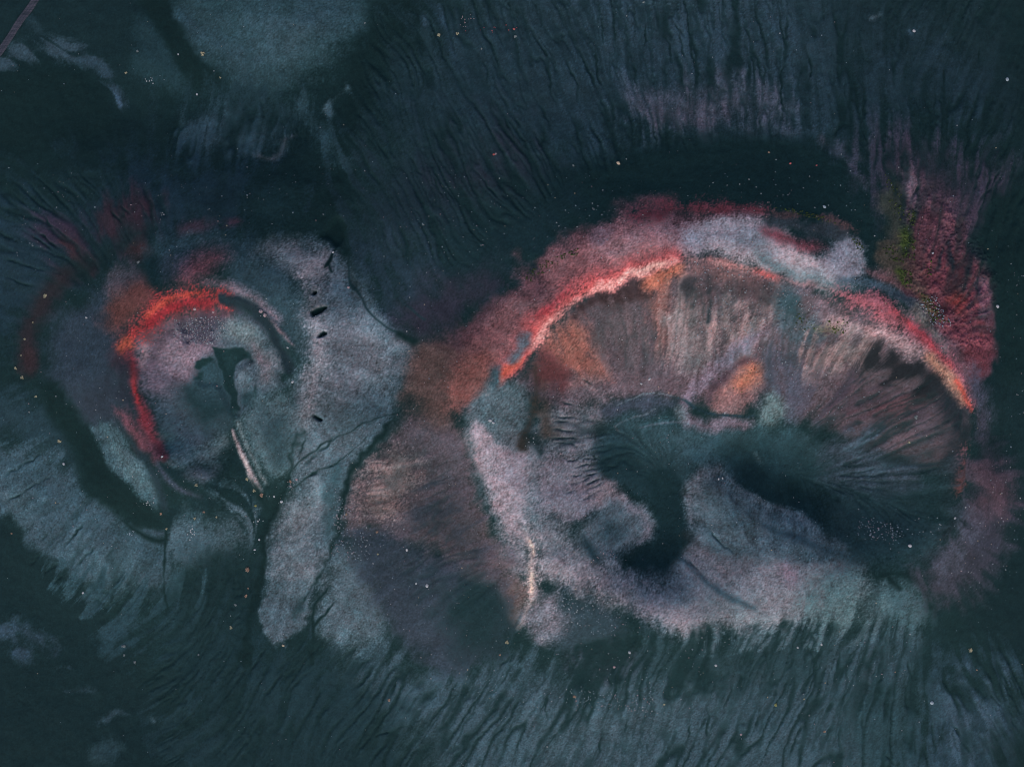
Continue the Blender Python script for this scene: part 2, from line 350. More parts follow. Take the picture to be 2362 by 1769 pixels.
L_((140,76,68), [(1116,827),(1100,874),(1073,917)], [7,9,5], 13, mo=.4)
P_((166,116,118), [(1365,578),(1439,535),(1524,512),(1630,506),(1651,556),(1608,588),(1492,597),(1407,625)], 22, mo=.4)
L_((160,98,95), [(1174,800),(1222,742),(1275,694),(1333,650),(1407,618),(1481,592),(1566,580)], [8,10,12,12,11,9,6], 16, mo=.6, o=.85)
P_((112,92,98), [(1195,699),(1259,668),(1280,678),(1227,726)], 14, mo=.9, o=.6)
P_((84,76,90), [(1365,535),(1418,527),(1428,546),(1375,559)], 12, mo=.8, o=.6)
L_((108,52,58), [(1471,501),(1545,487),(1608,476),(1693,476),(1757,491)], [6,9,11,10,6], 12, mo=1.2, gr=.4)
P_((170,152,163), [(1582,514),(1651,497),(1714,497),(1773,510),(1797,535),(1833,567),(1895,588),(1948,567),(2001,599),(1992,639),(1937,657),(1863,643),(1794,631),(1714,607),(1651,599),(1593,590),(1577,556)], 12, mo=.2)
P_((124,130,143), [(1672,551),(1736,540),(1778,567),(1805,593),(1757,593),(1693,578)], 15, o=.85)
P_((90,108,118), [(1736,580),(1789,593),(1852,620),(1916,639),(2001,652),(1995,668),(1916,660),(1842,643),(1778,620)], 11, mo=.3)
P_((142,138,150), [(1889,583),(1932,548),(1974,548),(1995,572),(2009,609),(1985,633),(1926,636),(1886,611)], 9, mo=.3)
P_((54,61,69), [(1780,498),(1852,498),(1926,512),(1964,540),(1937,562),(1873,554),(1820,533),(1783,525)], 11, mo=.9)
L_((80,60,62), [(1789,491),(1863,495),(1937,512),(1974,537)], [3,4,4,3], 8, mo=1.2, gr=.4)
L_((124,64,70), [(1770,535),(1805,551),(1852,565),(1903,575)], [6,10,11,6], 11, mo=.5)
P_((116,80,82), [(1995,620),(2038,620),(2085,657),(2075,673),(2022,646)], 12, mo=.7)
L_((72,88,102), [(1937,643),(2001,652),(2059,673),(2112,703),(2138,726)], [6,9,10,8,4], 9)
L_((40,50,62), [(2064,681),(2096,694),(2126,715)], [3,7,4], 9, mo=.6)
P_((122,102,106), [(2075,705),(2138,737),(2191,790),(2223,864),(2181,832),(2128,779),(2075,739)], 13, mo=.6)
P_((96,92,88), [(2107,711),(2144,726),(2170,779),(2138,768)], 10, mo=.9, o=.8)
P_((104,72,80), [(2175,768),(2223,821),(2250,906),(2255,991),(2223,927),(2191,853)], 13, mo=.6)
P_((66,68,84), [(2234,864),(2276,885),(2287,991),(2255,1033),(2234,970)], 18, mo=.5)
# ---- large crater: inner north wall
streaky([(1180,880),(1300,700),(1450,620),(1700,620),(1950,680),(2130,790),(2230,950),(2200,1200),(1950,1150),(1850,1000),(1700,900),(1400,900)], .2, 30)
P_((84,74,84), [(1174,885),(1227,821),(1322,694),(1407,646),(1503,620),(1587,599),(1693,615),(1799,641),(1926,668),(2032,721),(2138,811),(2202,885),(2228,959),(2223,1076),(2107,1070),(1958,1012),(1842,959),(1757,917),(1608,927),(1492,906),(1386,927),(1248,938)], 13, st=.2)
P_((126,78,68), [(1264,768),(1322,721),(1365,768),(1412,864),(1365,885),(1301,869),(1253,832)], 20, st=.3, mo=.5)
P_((92,52,56), [(1206,848),(1248,816),(1306,864),(1280,890),(1222,896)], 15, mo=.6)
P_((50,38,45), [(1306,707),(1359,669),(1428,654),(1513,652),(1529,686),(1460,696),(1386,715),(1333,739)], 11, st=.4, mo=.8)
P_((82,71,81), [(1370,721),(1492,696),(1513,811),(1460,869),(1407,811)], 18, st=.5, mo=.6)
P_((116,76,72), [(1508,657),(1550,636),(1561,779),(1545,827),(1515,779)], 15, st=.4)
P_((156,90,68), [(1492,636),(1545,611),(1593,609),(1577,636),(1534,657),(1497,657)], 10, st=.2, mo=.5)
P_((110,98,106), [(1558,678),(1608,662),(1656,726),(1651,811),(1598,864),(1561,811)], 19, st=.5, mo=.5)
P_((112,82,85), [(1593,620),(1672,615),(1799,643),(1805,664),(1746,671),(1651,657),(1593,643)], 12, st=.4, mo=.8)
P_((122,102,108), [(1651,715),(1714,689),(1773,710),(1778,768),(1736,811),(1661,811)], 20, st=.7, mo=1.0)
P_((40,43,52), [(1589,657),(1630,650),(1672,660),(1664,689),(1640,713),(1608,699)], 12, st=.6, mo=1.3, o=.9)
P_((56,50,58), [(1688,657),(1736,646),(1780,662),(1767,686),(1714,689)], 11, st=.6, mo=1.4, o=.85)
L_((38,46,56), [(1642,699),(1634,739)], [4,2], 6, st=.4, mo=.8)
P_((50,68,79), [(1789,654),(1831,650),(1863,689),(1863,739),(1810,742),(1787,699)], 12, st=.2, mo=.8)
P_((84,76,87), [(1831,654),(1926,669),(1958,699),(1926,715),(1863,699)], 12, mo=.8)
P_((66,76,88), [(1794,739),(1863,731),(1926,745),(1937,790),(1863,805),(1799,792)], 16, st=.3, mo=.7)
P_((148,122,132), [(1916,713),(1964,722),(2006,763),(1979,777),(1935,756)], 12, mo=.5)
P_((86,88,66), [(1911,739),(1948,745),(1937,763),(1914,756)], 9, mo=1.0, gr=.4, o=.6)
P_((66,69,84), [(1762,811),(1852,800),(1879,885),(1852,943),(1778,927)], 20, st=.6)
P_((114,96,101), [(1863,811),(1926,768),(2027,779),(2038,827),(1969,869),(1895,874)], 16, st=1.0, mo=.6)
P_((60,54,66), [(1895,885),(2001,880),(2138,896),(2191,959),(2128,1012),(1969,991)], 22, st=.7)
P_((84,56,64), [(1958,938),(2054,911),(2160,911),(2170,927),(2054,954),(1969,970)], 16, st=.9, o=.7)
P_((29,33,41), [(2001,853),(2038,805),(2085,792),(2138,827),(2170,885),(2117,901),(2059,898)], 13, st=1.1, mo=.6)
P_((32,38,48), [(2154,906),(2207,927),(2232,1012),(2223,1097),(2181,1086),(2170,991)], 18, st=.5)
P_((30,44,52), [(2191,1054),(2228,1054),(2223,1139),(2197,1192),(2165,1171)], 18, st=.3)
# red crest, north-west arc
L_((158,82,80), [(1140,880),(1174,827),(1211,768),(1261,715),(1324,669),(1399,635),(1476,609),(1571,590)], [5,12,18,20,19,16,12,6], 14, warp=4, mo=.5)
L_((178,88,82), [(1151,876),(1185,827),(1227,770),(1280,720),(1338,675),(1412,639),(1492,611),(1582,597)], [4,9,12,12,11,10,8,4], 9, warp=4, mo=.6)
L_((172,84,64), [(1144,887),(1163,855),(1190,827)], [3,9,5], 9)
L_((162,66,66), [(1243,728),(1280,696),(1317,671)], [4,8,4], 9, mo=.7)
L_((202,136,128), [(1216,798),(1264,745),(1322,696),(1381,660),(1450,631),(1524,609),(1577,601)], [3,6,8,8,7,6,3], 9, warp=4, mo=.8)
L_((214,156,144), [(1423,641),(1481,620),(1534,608)], [2,4,2], 7, mo=.7)
L_((166,112,108), [(1593,599),(1661,609),(1736,622),(1787,637)], [3,4,4,4], 8, mo=.6)
L_((160,84,80), [(1746,625),(1794,643)], [4,5], 8, mo=.6)
# teal notch where ash spills over the crest
P_((56,76,86), [(1113,906),(1119,855),(1137,830),(1153,837),(1158,862),(1142,898),(1129,925)], 7, mo=.4)
P_((76,84,96), [(1158,813),(1176,784),(1206,770),(1208,781),(1190,800),(1169,826)], 8, mo=.4)
# crest, eastern arc
L_((124,92,98), [(1794,641),(1863,652),(1926,664)], [3,4,4], 9, mo=.7)
L_((142,78,86), [(1935,669),(1990,689),(2054,726),(2117,768),(2165,816),(2197,869),(2234,943)], [10,20,21,14,9,7,3], 12, warp=5, mo=.9, gr=.3)
L_((162,72,74), [(2059,715),(2107,752),(2149,798),(2186,845)], [4,6,5,4], 8, mo=.8)
P_((146,116,124), [(2001,749),(2075,768),(2128,811),(2117,823),(2059,795),(2006,774)], 12, mo=.6)
L_((160,110,88), [(2147,827),(2181,869),(2215,927)], [8,12,7], 11, mo=.4)
L_((164,76,60), [(2200,880),(2223,925),(2236,951)], [3,4,2], 7)
L_((26,36,44), [(2223,991),(2223,1028)], [7,7], 10)
L_((128,70,68), [(2234,1033),(2232,1052),(2234,1070)], [2,4,2], 11, mo=.8, gr=.4)
L_((108,58,52), [(2226,1092),(2220,1118),(2213,1141)], [2,5,2], 9, mo=.8, gr=.4)
# ---- orange hollow and lilac ramp
L_((110,102,120), [(1762,763),(1709,798),(1651,848),(1608,898),(1577,927)], [7,12,16,18,12], 15, st=.4)
P_((108,83,88), [(1638,927),(1649,890),(1677,862),(1714,840),(1759,830),(1765,869),(1752,927),(1709,954),(1661,949)], 9, mo=.3, k=2)
P_((116,84,84), [(1656,933),(1677,885),(1736,864),(1752,906),(1714,943)], 16, o=.8)
P_((150,91,68), [(1699,858),(1752,837),(1755,880),(1725,901),(1702,885)], 14, mo=.5)
L_((56,46,58), [(1757,828),(1714,838),(1677,859),(1649,889),(1636,923)], [2,4,5,4,2], 8, mo=.8, o=.75)
L_((52,58,70), [(1770,832),(1776,874),(1765,927)], [4,6,3], 11, mo=.6)
P_((86,104,111), [(1762,927),(1794,917),(1815,949),(1801,980),(1770,996),(1755,980)], 11)
# ---- west terrace of pale ash
P_((80,96,106), [(1075,940),(1100,880),(1140,890),(1180,870),(1215,900),(1215,960),(1250,1030),(1280,1080),(1250,1180),(1250,1260),(1200,1250),(1130,1170),(1075,1080),(1060,1010)], 14, mo=.3)
P_((142,132,145), [(1082,1000),(1090,975),(1115,970),(1135,1010),(1170,1045),(1215,1060),(1225,1110),(1212,1180),(1228,1225),(1215,1245),(1160,1200),(1125,1150),(1105,1090),(1085,1050)], 10, warp=9, mo=.35)
P_((122,120,130), [(1160,1000),(1230,1030),(1270,1060),(1260,1130),(1215,1160),(1200,1090)], 26, o=.7)
P_((62,76,86), [(1070,1040),(1085,1060),(1112,1150),(1125,1200),(1090,1150),(1068,1090)], 10, o=.7)
P_((22,40,46), [(1198,1000),(1216,990),(1232,1005),(1250,1000),(1262,1025),(1255,1062),(1240,1045),(1222,1022),(1210,1032)], 7, warp=6, mo=1.0, gr=.3)
# inner south-west slope, lilac ash with fine rills
P_((100,102,112), [(1250,940),(1330,920),(1400,940),(1395,1000),(1370,1050),(1330,1060),(1270,1040),(1245,1000)], 26, st=.2)
P_((98,88,98), [(1290,890),(1370,885),(1420,900),(1400,950),(1330,940)], 22, o=.8)
P_((120,116,128), [(1250,1050),(1330,1040),(1380,1075),(1430,1125),(1442,1160),(1380,1170),(1330,1200),(1260,1190),(1235,1120)], 12, st=.2)
P_((140,124,134), [(1370,1120),(1410,1115),(1438,1155),(1400,1165),(1360,1170)], 12, st=.2, mo=.4)
# west wall drip of dark grit
P_((82,46,48), [(1220,840),(1265,830),(1300,860),(1280,890),(1230,880)], 14, mo=.7)
L_((48,46,46), [(1232,850),(1236,900),(1228,940),(1220,975),(1208,1000),(1203,1030)], [10,10,5,8,10,7], 9, mo=.9, gr=.3)
L_((70,58,52), [(1250,890),(1262,960),(1258,1000)], [10,12,8], 16, mo=.9, o=.8)
# ---- southern apron
streaky([(700,1480),(1000,1520),(1300,1500),(2100,1450),(2480,1560),(2480,1900),(600,1900)], .16, 40)
P_((50,69,82), [(760,1490),(900,1490),(1000,1540),(1150,1520),(1280,1510),(1500,1510),(1700,1480),(1950,1440),(2120,1430),(2140,1560),(2100,1700),(2000,1900),(1000,1900),(960,1760),(860,1640),(780,1570)], 40, st=.6, mo=.3)
P_((24,44,53), [(560,1520),(700,1500),(780,1570),(860,1650),(920,1760),(950,1900),(380,1900),(430,1680)], 40, st=.5)
P_((28,48,58), [(600,1500),(740,1490),(800,1560),(760,1660),(660,1720),(600,1680)], 40, st=1.5, o=.8)
P_((63,82,95), [(1180,1600),(1500,1590),(1620,1560),(1600,1690),(1400,1740),(1200,1720)], 60, st=.4, o=.7)
P_((36,56,66), [(1480,1490),(1620,1470),(1760,1450),(1900,1450),(1900,1540),(1740,1600),(1560,1590),(1460,1560)], 34, st=.7, mo=.5)
P_((64,60,78), [(1330,1470),(1420,1480),(1450,1540),(1380,1560),(1320,1530)], 30, mo=.6, o=.6)
P_((42,58,70), [(1275,1450),(1310,1345),(1360,1355),(1440,1420),(1460,1480),(1400,1510),(1300,1510)], 14, mo=.6)
L_((27,46,56), [(1300,1352),(1298,1385),(1283,1425),(1276,1460)], [8,9,6,4], 8, mo=.6)
L_((30,50,58), [(1318,1380),(1370,1400)], [8,6], 12, mo=.8)
P_((20,40,48), [(1310,1570),(1350,1545),(1365,1580),(1330,1600)], 12, mo=.6)
P_((20,40,48), [(1410,1545),(1445,1560),(1440,1590),(1410,1580)], 10, mo=.6)
P_((24,44,52), [(1590,1520),(1640,1500),(1650,1560),(1620,1600),(1600,1590)], 12, mo=.6)
P_((70,88,100), [(1560,1430),(1740,1440),(1900,1430),(2000,1420),(1980,1460),(1800,1470),(1600,1470)], 16, st=1.6, o=.8)
P_((58,78,88), [(1970,1350),(2050,1345),(2080,1440),(1990,1450)], 18, st=.3, o=.9)
P_((56,78,88), [(2060,1345),(2110,1340),(2140,1400),(2120,1480),(2060,1470),(2020,1420)], 20, st=.4)
P_((22,42,49), [(2140,1380),(2170,1440),(2210,1500),(2200,1560),(2150,1580),(2110,1540),(2150,1470)], 16, st=.2)
L_(BLK, [(2004,1325),(2033,1338),(2069,1328),(2105,1330),(2134,1365),(2143,1405)], [4,8,3,6,5,3], 7, mo=.4)
L_(BLK, [(2050,1340),(2072,1362)], [5,3], 6)
P_((19,38,45), [(2230,1290),(2300,1260),(2360,1200),(2480,1180),(2480,1560),(2380,1540),(2300,1500),(2240,1460),(2180,1420),(2190,1360)], 34, st=.2)
# east flank, plum grit
streaky([(2180,1000),(2360,1000),(2360,1400),(2160,1400)], .4, 30)
P_((50,52,65), [(2250,1010),(2300,1020),(2345,1090),(2350,1200),(2300,1310),(2230,1380),(2160,1390),(2120,1350),(2150,1290),(2210,1220),(2240,1130)], 26, st=.4, mo=.5)
P_((72,54,66), [(2260,1060),(2320,1090),(2330,1160),(2290,1200),(2250,1160)], 22, st=.4, mo=.5, o=.85)
P_((62,66,80), [(2180,1240),(2230,1200),(2250,1260),(2220,1320),(2170,1330)], 18, st=.4, mo=.6, o=.8)
L_((26,36,44), [(2195,1205),(2185,1230),(2160,1255)], [4,6,4], 8, mo=.6)
# bottom right fans
P_((40,59,74), [(2190,1560),(2260,1530),(2340,1570),(2480,1650),(2480,1760),(2400,1900),(2100,1900),(2080,1780),(2130,1650)], 34, st=.8)
P_((54,72,88), [(2210,1600),(2290,1590),(2320,1680),(2290,1740),(2230,1680)], 30, st=1.2, o=.8)
P_((19,38,44), [(2330,1680),(2480,1640),(2480,1900),(2320,1900),(2300,1760)], 22, st=.6)
P_((34,56,66), [(1960,1580),(2110,1560),(2130,1650),(2080,1780),(1980,1760),(1950,1660)], 34, st=.5, o=.8)
# ---- southern rim of pale ash
streaky([(1250,1200),(1700,1300),(2000,1330),(1900,1440),(1500,1440),(1250,1350)], .15, 30)
P_((110,112,123), [(1240,1180),(1290,1190),(1330,1250),(1370,1295),(1450,1315),(1500,1330),(1560,1325),(1605,1270),(1650,1225),(1760,1240),(1880,1255),(1960,1262),(1990,1330),(1940,1400),(1850,1435),(1720,1450),(1600,1445),(1480,1410),(1380,1385),(1300,1345),(1250,1340),(1225,1290)], 16, warp=9, mo=.4)
P_((140,124,134), [(1250,1270),(1320,1280),(1380,1320),(1450,1350),(1440,1375),(1370,1370),(1290,1330),(1250,1330)], 24, mo=.4, o=.75)
P_((120,112,124), [(1480,1370),(1580,1390),(1640,1410),(1620,1445),(1540,1430),(1480,1405)], 24, mo=.4, o=.8)
P_((126,104,124), [(1800,1280),(1840,1300),(1870,1345),(1840,1350),(1805,1320)], 14, o=.8)
P_((80,96,106), [(1500,1330),(1600,1350),(1700,1380),(1760,1420),(1680,1420),(1560,1370)], 26, mo=.6, o=.7)
L_((44,66,78), [(1580,1290),(1600,1310),(1620,1330),(1680,1370),(1740,1400)], [3,3,4,8,6], 8, o=.8)
P_((72,92,100), [(1900,1310),(1990,1310),(2010,1370),(1980,1440),(1900,1440),(1860,1420)], 26, st=.4)
P_((62,80,90), [(1760,1220),(1860,1240),(1960,1260),(2000,1290),(1940,1300),(1840,1270),(1780,1250)], 18, o=.85)
P_((36,58,67), [(1900,1190),(2000,1230),(2110,1255),(2180,1230),(2140,1290),(2020,1310),(1950,1280)], 20)
# ---- V-shaped tip of the west rim
P_((90,80,84), [(1130,1330),(1170,1320),(1215,1345),(1226,1390),(1212,1420),(1196,1447),(1168,1415)], 12, mo=.5)
P_((104,104,116), [(1120,1230),(1180,1240),(1215,1260),(1220,1330),(1190,1330),(1140,1310)], 20, mo=.5)
L_((132,122,130), [(1214,1225),(1228,1270),(1224,1330),(1227,1382),(1212,1425)], [5,8,9,8,4], 16)
L_((160,140,142), [(1216,1232),(1228,1270),(1225,1300),(1222,1330),(1225,1360),(1228,1382),(1215,1420),(1196,1448)], [3,5,4,9,8,5,4,3], 8, warp=3, mo=.4)
L_((205,176,162), [(1222,1240),(1229,1275)], [2,2], 4); L_((205,176,162), [(1224,1322),(1224,1365)], [3,3], 5)
P_((98,98,112), [(1235,1380),(1280,1370),(1290,1450),(1260,1480),(1220,1460)], 16, mo=.4)
# ---- floor of the large crater
streaky([(1400,950),(1900,950),(1950,1200),(1700,1300),(1400,1250)], .3, 40)
P_((48,72,83), [(1395,1000),(1450,965),(1550,960),(1650,985),(1760,1000),(1820,990),(1880,1010),(1920,1060),(1910,1140),(1800,1170),(1700,1110),(1620,1080),(1580,1120),(1480,1160),(1420,1110),(1380,1050)], 16, warp=9)
P_((58,66,82), [(1390,950),(1430,930),(1490,908),(1545,912),(1570,940),(1510,945),(1440,970),(1410,975)], 10, o=.9)
P_((98,90,105), [(1570,970),(1590,945),(1640,958),(1700,962),(1745,965),(1725,1000),(1680,1002),(1620,985)], 10, st=.2)
P_((84,96,106), [(1560,935),(1590,940),(1600,965),(1560,965)], 9, o=.8)
L_((34,54,66), [(1539,908),(1569,918),(1599,934),(1623,946),(1651,954),(1689,958),(1748,960)], [.5,1.2,4,2.5,1.2,1,.8], 3, warp=3, mo=1.0, gr=.3)
L_((86,97,109), [(1426,936),(1460,920),(1487,906),(1519,906),(1549,910)], [1,1.2,1.5,1.2,1], 2.5, warp=2)
L_((82,94,106), [(1420,985),(1452,970),(1489,954),(1509,942)], [1.4,1.2,1.2,1], 2.5, warp=2)
L_((88,94,108), [(1475,987),(1509,976),(1569,970),(1599,980),(1639,989)], [1,1.4,1.4,1.2,1], 2.5, warp=2)
L_((92,100,110), [(1420,985),(1428,995),(1436,1002)], [1.4,1.4,1.2], 2.5, warp=2)
P_((40,62,72), [(1376,1040),(1430,1000),(1560,1010),(1600,1060),(1580,1130),(1500,1150),(1420,1110)], 18, warp=9)
P_((50,72,82), [(1440,1000),(1540,985),(1620,1000),(1580,1050),(1500,1060)], 24, o=.8)
P_((30,52,61), [(1380,1050),(1440,1020),(1500,1080),(1560,1090),(1574,1150),(1520,1170),(1440,1130)], 18, warp=9)
P_((25,46,54), [(1490,1090),(1560,1085),(1576,1140),(1580,1190),(1596,1222),(1618,1247),(1600,1262),(1574,1300),(1535,1326),(1487,1318),(1458,1298),(1487,1264),(1505,1215),(1500,1160)], 8, warp=7, mo=.2, k=2)
L_((34,40,46), [(1590,1235),(1622,1258)], [5,3], 10, mo=.6, o=.7)
P_((34,57,66), [(1640,1050),(1700,1020),(1780,1010),(1860,1020),(1900,1070),(1900,1140),(1900,1210),(1850,1195),(1790,1170),(1740,1146),(1700,1115)], 18, warp=9)
P_((27,49,57), [(1700,1080),(1760,1070),(1850,1100),(1895,1150),(1890,1200),(1830,1185),(1770,1160),(1730,1135)], 15, warp=7)
L_((20,42,48), [(1706,1112),(1745,1142),(1796,1166),(1850,1186)], [2,5,5,2], 8)
L_((62,84,92), [(1745,1050),(1753,1064)], [3,2], 7)
P_((36,57,66), [(1900,1140),(1960,1110),(2080,1100),(2200,1100),(2190,1190),(2090,1255),(1960,1260),(1900,1215)], 24, st=.3)
P_((54,64,78), [(1890,1010),(1980,1000),(2090,1030),(2140,1090),(2060,1120),(1950,1100),(1890,1060)], 20, st=.5)
P_((62,78,92), [(1930,1030),(2000,1020),(2090,1060),(2040,1090),(1960,1070)], 18, st=.8, o=.8)
P_((74,90,101), [(1582,1140),(1600,1095),(1630,1072),(1665,1072),(1712,1112),(1745,1142),(1796,1168),(1855,1194),(1915,1228),(1960,1262),(1860,1280),(1740,1290),(1640,1270),(1600,1215)], 12, warp=6, mo=.2, k=2)
L_((100,106,118), [(1598,1205),(1588,1160),(1598,1115),(1625,1085),(1660,1084)], [6,9,9,8,4], 12)
L_((92,104,114), [(1665,1086),(1710,1124),(1760,1156),(1820,1182),(1880,1215)], [3,5,7,6,3], 9)
L_((46,65,77), [(1722,1182),(1760,1214),(1810,1232),(1870,1250),(1940,1275)], [2,5,6,5,4], 9, mo=.5)
P_((62,80,91), [(1640,1130),(1680,1120),(1720,1165),(1700,1200),(1650,1180)], 22, o=.7)
L_((44,56,68), [(1680,1125),(1700,1155)], [2,3], 5, mo=.9)
P_((84,96,107), [(1330,1230),(1360,1180),(1400,1158),(1440,1160),(1485,1182),(1502,1230),(1472,1264),(1420,1290),(1360,1300)], 12, mo=.3)
P_((62,79,89), [(1372,1205),(1405,1190),(1432,1210),(1425,1245),(1385,1250)], 14, mo=.7)
L_((106,104,116), [(1445,1168),(1480,1190),(1494,1228),(1474,1254)], [6,8,8,5], 10, mo=.3)
L_((38,57,67), [(1348,1242),(1362,1270),(1378,1296)], [4,8,4], 8, mo=.6)
# ---- west flank of the large crater
streaky([(800,1180),(900,1020),(1050,970),(1150,1250),(1200,1450),(1000,1520),(800,1400)], .25, 30)
P_((88,78,86), [(795,1180),(850,1110),(910,1020),(960,960),(1040,960),(1070,1050),(1090,1130),(1150,1240),(1180,1330),(1120,1330),(1020,1260),(920,1210),(850,1235),(810,1220)], 14, warp=8, st=.3, mo=.55)
P_((76,64,68), [(900,1000),(970,930),(1040,950),(1050,1010),(980,1060),(920,1060)], 22, mo=.5, o=.7)
P_((118,100,104), [(830,1150),(900,1090),(940,1080),(930,1130),(860,1180)], 20, st=.4, mo=.6, o=.8)
P_((56,58,74), [(930,1120),(1000,1100),(1070,1170),(1120,1260),(1080,1310),(1000,1240),(940,1180)], 26, st=.7, mo=.7, o=.8)
P_((40,52,67), [(790,1240),(850,1235),(920,1210),(1010,1260),(1090,1330),(1150,1360),(1190,1460),(1100,1530),(1000,1510),(900,1430),(830,1340)], 24, st=.4, mo=.4)
P_((23,42,51), [(1090,1345),(1140,1375),(1195,1470),(1110,1520),(1030,1490),(1035,1410)], 22, st=.3)
P_((66,62,80), [(1000,1310),(1050,1320),(1060,1370),(1010,1390)], 22, mo=.7, o=.6)
# ---- saddle between the craters
streaky([(700,600),(900,700),(900,900),(760,1080),(660,1060),(700,800)], .25, 30)
P_((80,94,106), [(700,560),(790,585),(830,660),(880,730),(930,790),(900,850),(880,940),(850,1010),(780,1060),(700,1100),(660,1080),(690,1000),(730,920),(760,850),(740,740),(720,650)], 20, mo=.4)
P_((72,78,92), [(800,760),(930,780),(930,860),(880,900),(820,860)], 30, mo=.5, o=.8)
P_((36,52,66), [(860,545),(930,540),(1000,600),(985,690),(950,740),(910,690),(870,620)], 26, st=.5)
P_((34,54,65), [(855,960),(890,940),(920,960),(900,1010),(860,1050),(790,1080),(800,1050)], 16, mo=.5)
P_((46,45,60), [(930,720),(1010,660),(1090,640),(1150,650),(1090,710),(1010,760),(940,800)], 26, mo=.6, o=.9)
P_((60,80,92), [(780,920),(860,890),(880,940),(840,1010),(780,1050),(760,1000)], 26, mo=.6)
P_((48,68,80), [(535,590),(620,595),(690,640),(705,760),(690,830),(660,800),(610,720),(560,680),(520,650)], 18, mo=.3)
P_((34,54,66), [(560,640),(630,680),(660,740),(640,750),(590,700),(550,670)], 20, o=.8)
P_((108,112,122), [(615,565),(692,552),(760,572),(757,601),(732,650),(700,640),(646,606),(612,585)], 18, mo=.2)
P_((138,127,136), [(690,585),(755,578),(752,604),(728,645),(700,640),(690,610)], 14, mo=.3)
P_((66,88,98), [(560,960),(640,900),(700,920),(715,980),(680,1060),(640,1095),(605,1085),(578,1035)], 14, mo=.5)
P_((44,66,77), [(600,980),(650,980),(680,1020),(650,1050),(610,1040)], 18, mo=.7)
# ---- small crater: outside
streaky([(-80,420),(420,380),(430,560),(260,600),(120,660),(60,760),(-80,800)], .25, 40)
P_((31,50,64), [(-80,470),(200,420),(400,380),(620,400),(560,560),(300,570),(150,640),(80,720),(20,740),(-80,700)], 50, st=.4)
P_((52,46,64), [(70,510),(160,490),(230,540),(210,590),(140,570)], 26, st=.6)
P_((54,42,54), [(230,470),(330,450),(350,500),(345,560),(270,560),(240,520)], 22, st=.6, mo=.5)
P_((62,42,52), [(140,545),(190,560),(230,600),(225,625),(190,610)], 14, st=.5, mo=.5)
P_((66,42,48), [(300,558),(350,560),(360,578),(320,590),(280,585)], 12, mo=.5)
P_((28,42,50), [(230,570),(290,540),(350,530),(330,560),(270,585),(240,600)], 14, mo=.5)
P_((68,48,64), [(420,510),(460,500),(490,510),(480,530),(430,535)], 14, mo=.7)
P_((76,46,62), [(520,505),(550,495),(568,512),(545,528),(520,525)], 11, mo=.7)
P_((24,42,52), [(490,435),(530,425),(550,450),(540,480),(490,490),(460,470)], 22, mo=.4, o=.9)
P_((25,46,54), [(595,450),(650,440),(680,480),(650,520),(605,510)], 22, o=.9)
P_((46,66,78), [(370,560),(440,540),(560,550),(600,560),(540,600),(480,570),(420,590),(370,600)], 22, mo=.5)
L_((40,38,46), [(215,600),(150,630),(95,700),(65,780),(60,850)], [14,18,24,20,14], 20, st=.2, mo=.4)
P_((52,38,46), [(50,800),(75,790),(92,820),(80,850),(45,845)], 12, mo=.3, o=.9)
P_((44,57,72), [(110,770),(180,700),(260,640),(310,780),(308,930),(280,970),(250,1000),(190,980),(160,930),(120,850)], 20, mo=.5)
P_((36,44,58), [(180,900),(250,870),(300,880),(300,950),(250,980),(200,960)], 22, mo=.8, o=.8)
P_((74,70,80), [(250,640),(300,600),(340,610),(350,650),(300,680),(250,700)], 16, mo=.4)
P_((94,58,54), [(240,745),(232,718),(261,683),(326,634),(362,668),(370,690),(326,725),(295,755),(270,770)], 16, mo=.3)
P_((24,46,54), [(322,598),(391,598),(404,645),(372,664),(348,634)], 11, warp=7, mo=.5)
P_((64,70,88), [(385,600),(430,590),(470,610),(430,650),(400,650)], 16, o=.8)
L_((108,62,70), [(425,650),(450,622),(485,598),(510,590)], [14,20,18,10], 26)
L_((100,92,106), [(470,652),(530,660),(590,690),(640,730)], [6,7,7,5], 12)
# inside
P_((62,77,91), [(317,773),(375,737),(446,712),(523,707),(594,727),(630,768),(650,839),(645,880),(681,885),(594,941),(564,962),(533,997),(426,1038),(355,1002),(324,911)], 12)
P_((98,88,104), [(317,783),(360,758),(421,737),(492,743),(503,799),(477,860),(462,900),(411,906),(360,916),(327,885)], 20, mo=.3)
P_((118,105,121), [(375,819),(421,799),(462,814),(452,855),(421,880),(385,870)], 26, o=.8)
L_((126,105,117), [(328,839),(334,809),(340,783),(360,763)], [3,5,6,4], 10)
L_((68,60,74), [(355,839),(360,809),(373,783),(396,763)], [2,5,5,3], 12, o=.8)
L_((94,56,64), [(337,773),(385,735),(446,725),(503,722)], [6,12,14,6], 14, mo=1.2, gr=.4, o=.85)
P_((50,52,68), [(396,758),(431,730),(492,725),(528,743),(518,771),(472,765),(431,768)], 12, warp=12, mo=2.4, gr=.5, o=.8)
P_((84,97,107), [(513,743),(574,740),(615,773),(640,829),(640,880),(604,880),(587,834),(564,804),(513,788)], 14, mo=.4)
P_((96,84,98), [(574,793),(610,799),(630,850),(615,880),(594,839)], 16, mo=.8, o=.6)
L_((48,57,71), [(492,707),(533,708),(574,725),(604,750),(625,783)], [1,2.5,2.5,2.5,1], 7, mo=.9)
L_((44,58,70), [(640,855),(645,880),(666,888)], [2,4,4], 9)
P_((38,60,72), [(449,865),(492,814),(513,839),(533,880),(536,962),(492,979),(431,946),(416,911),(444,900)], 11)
P_((28,49,58), [(396,906),(431,906),(482,941),(533,946),(541,977),(497,1000),(452,977),(411,941)], 18)
P_((44,64,76), [(441,911),(482,906),(523,921),(513,941),(462,931)], 18, o=.6)
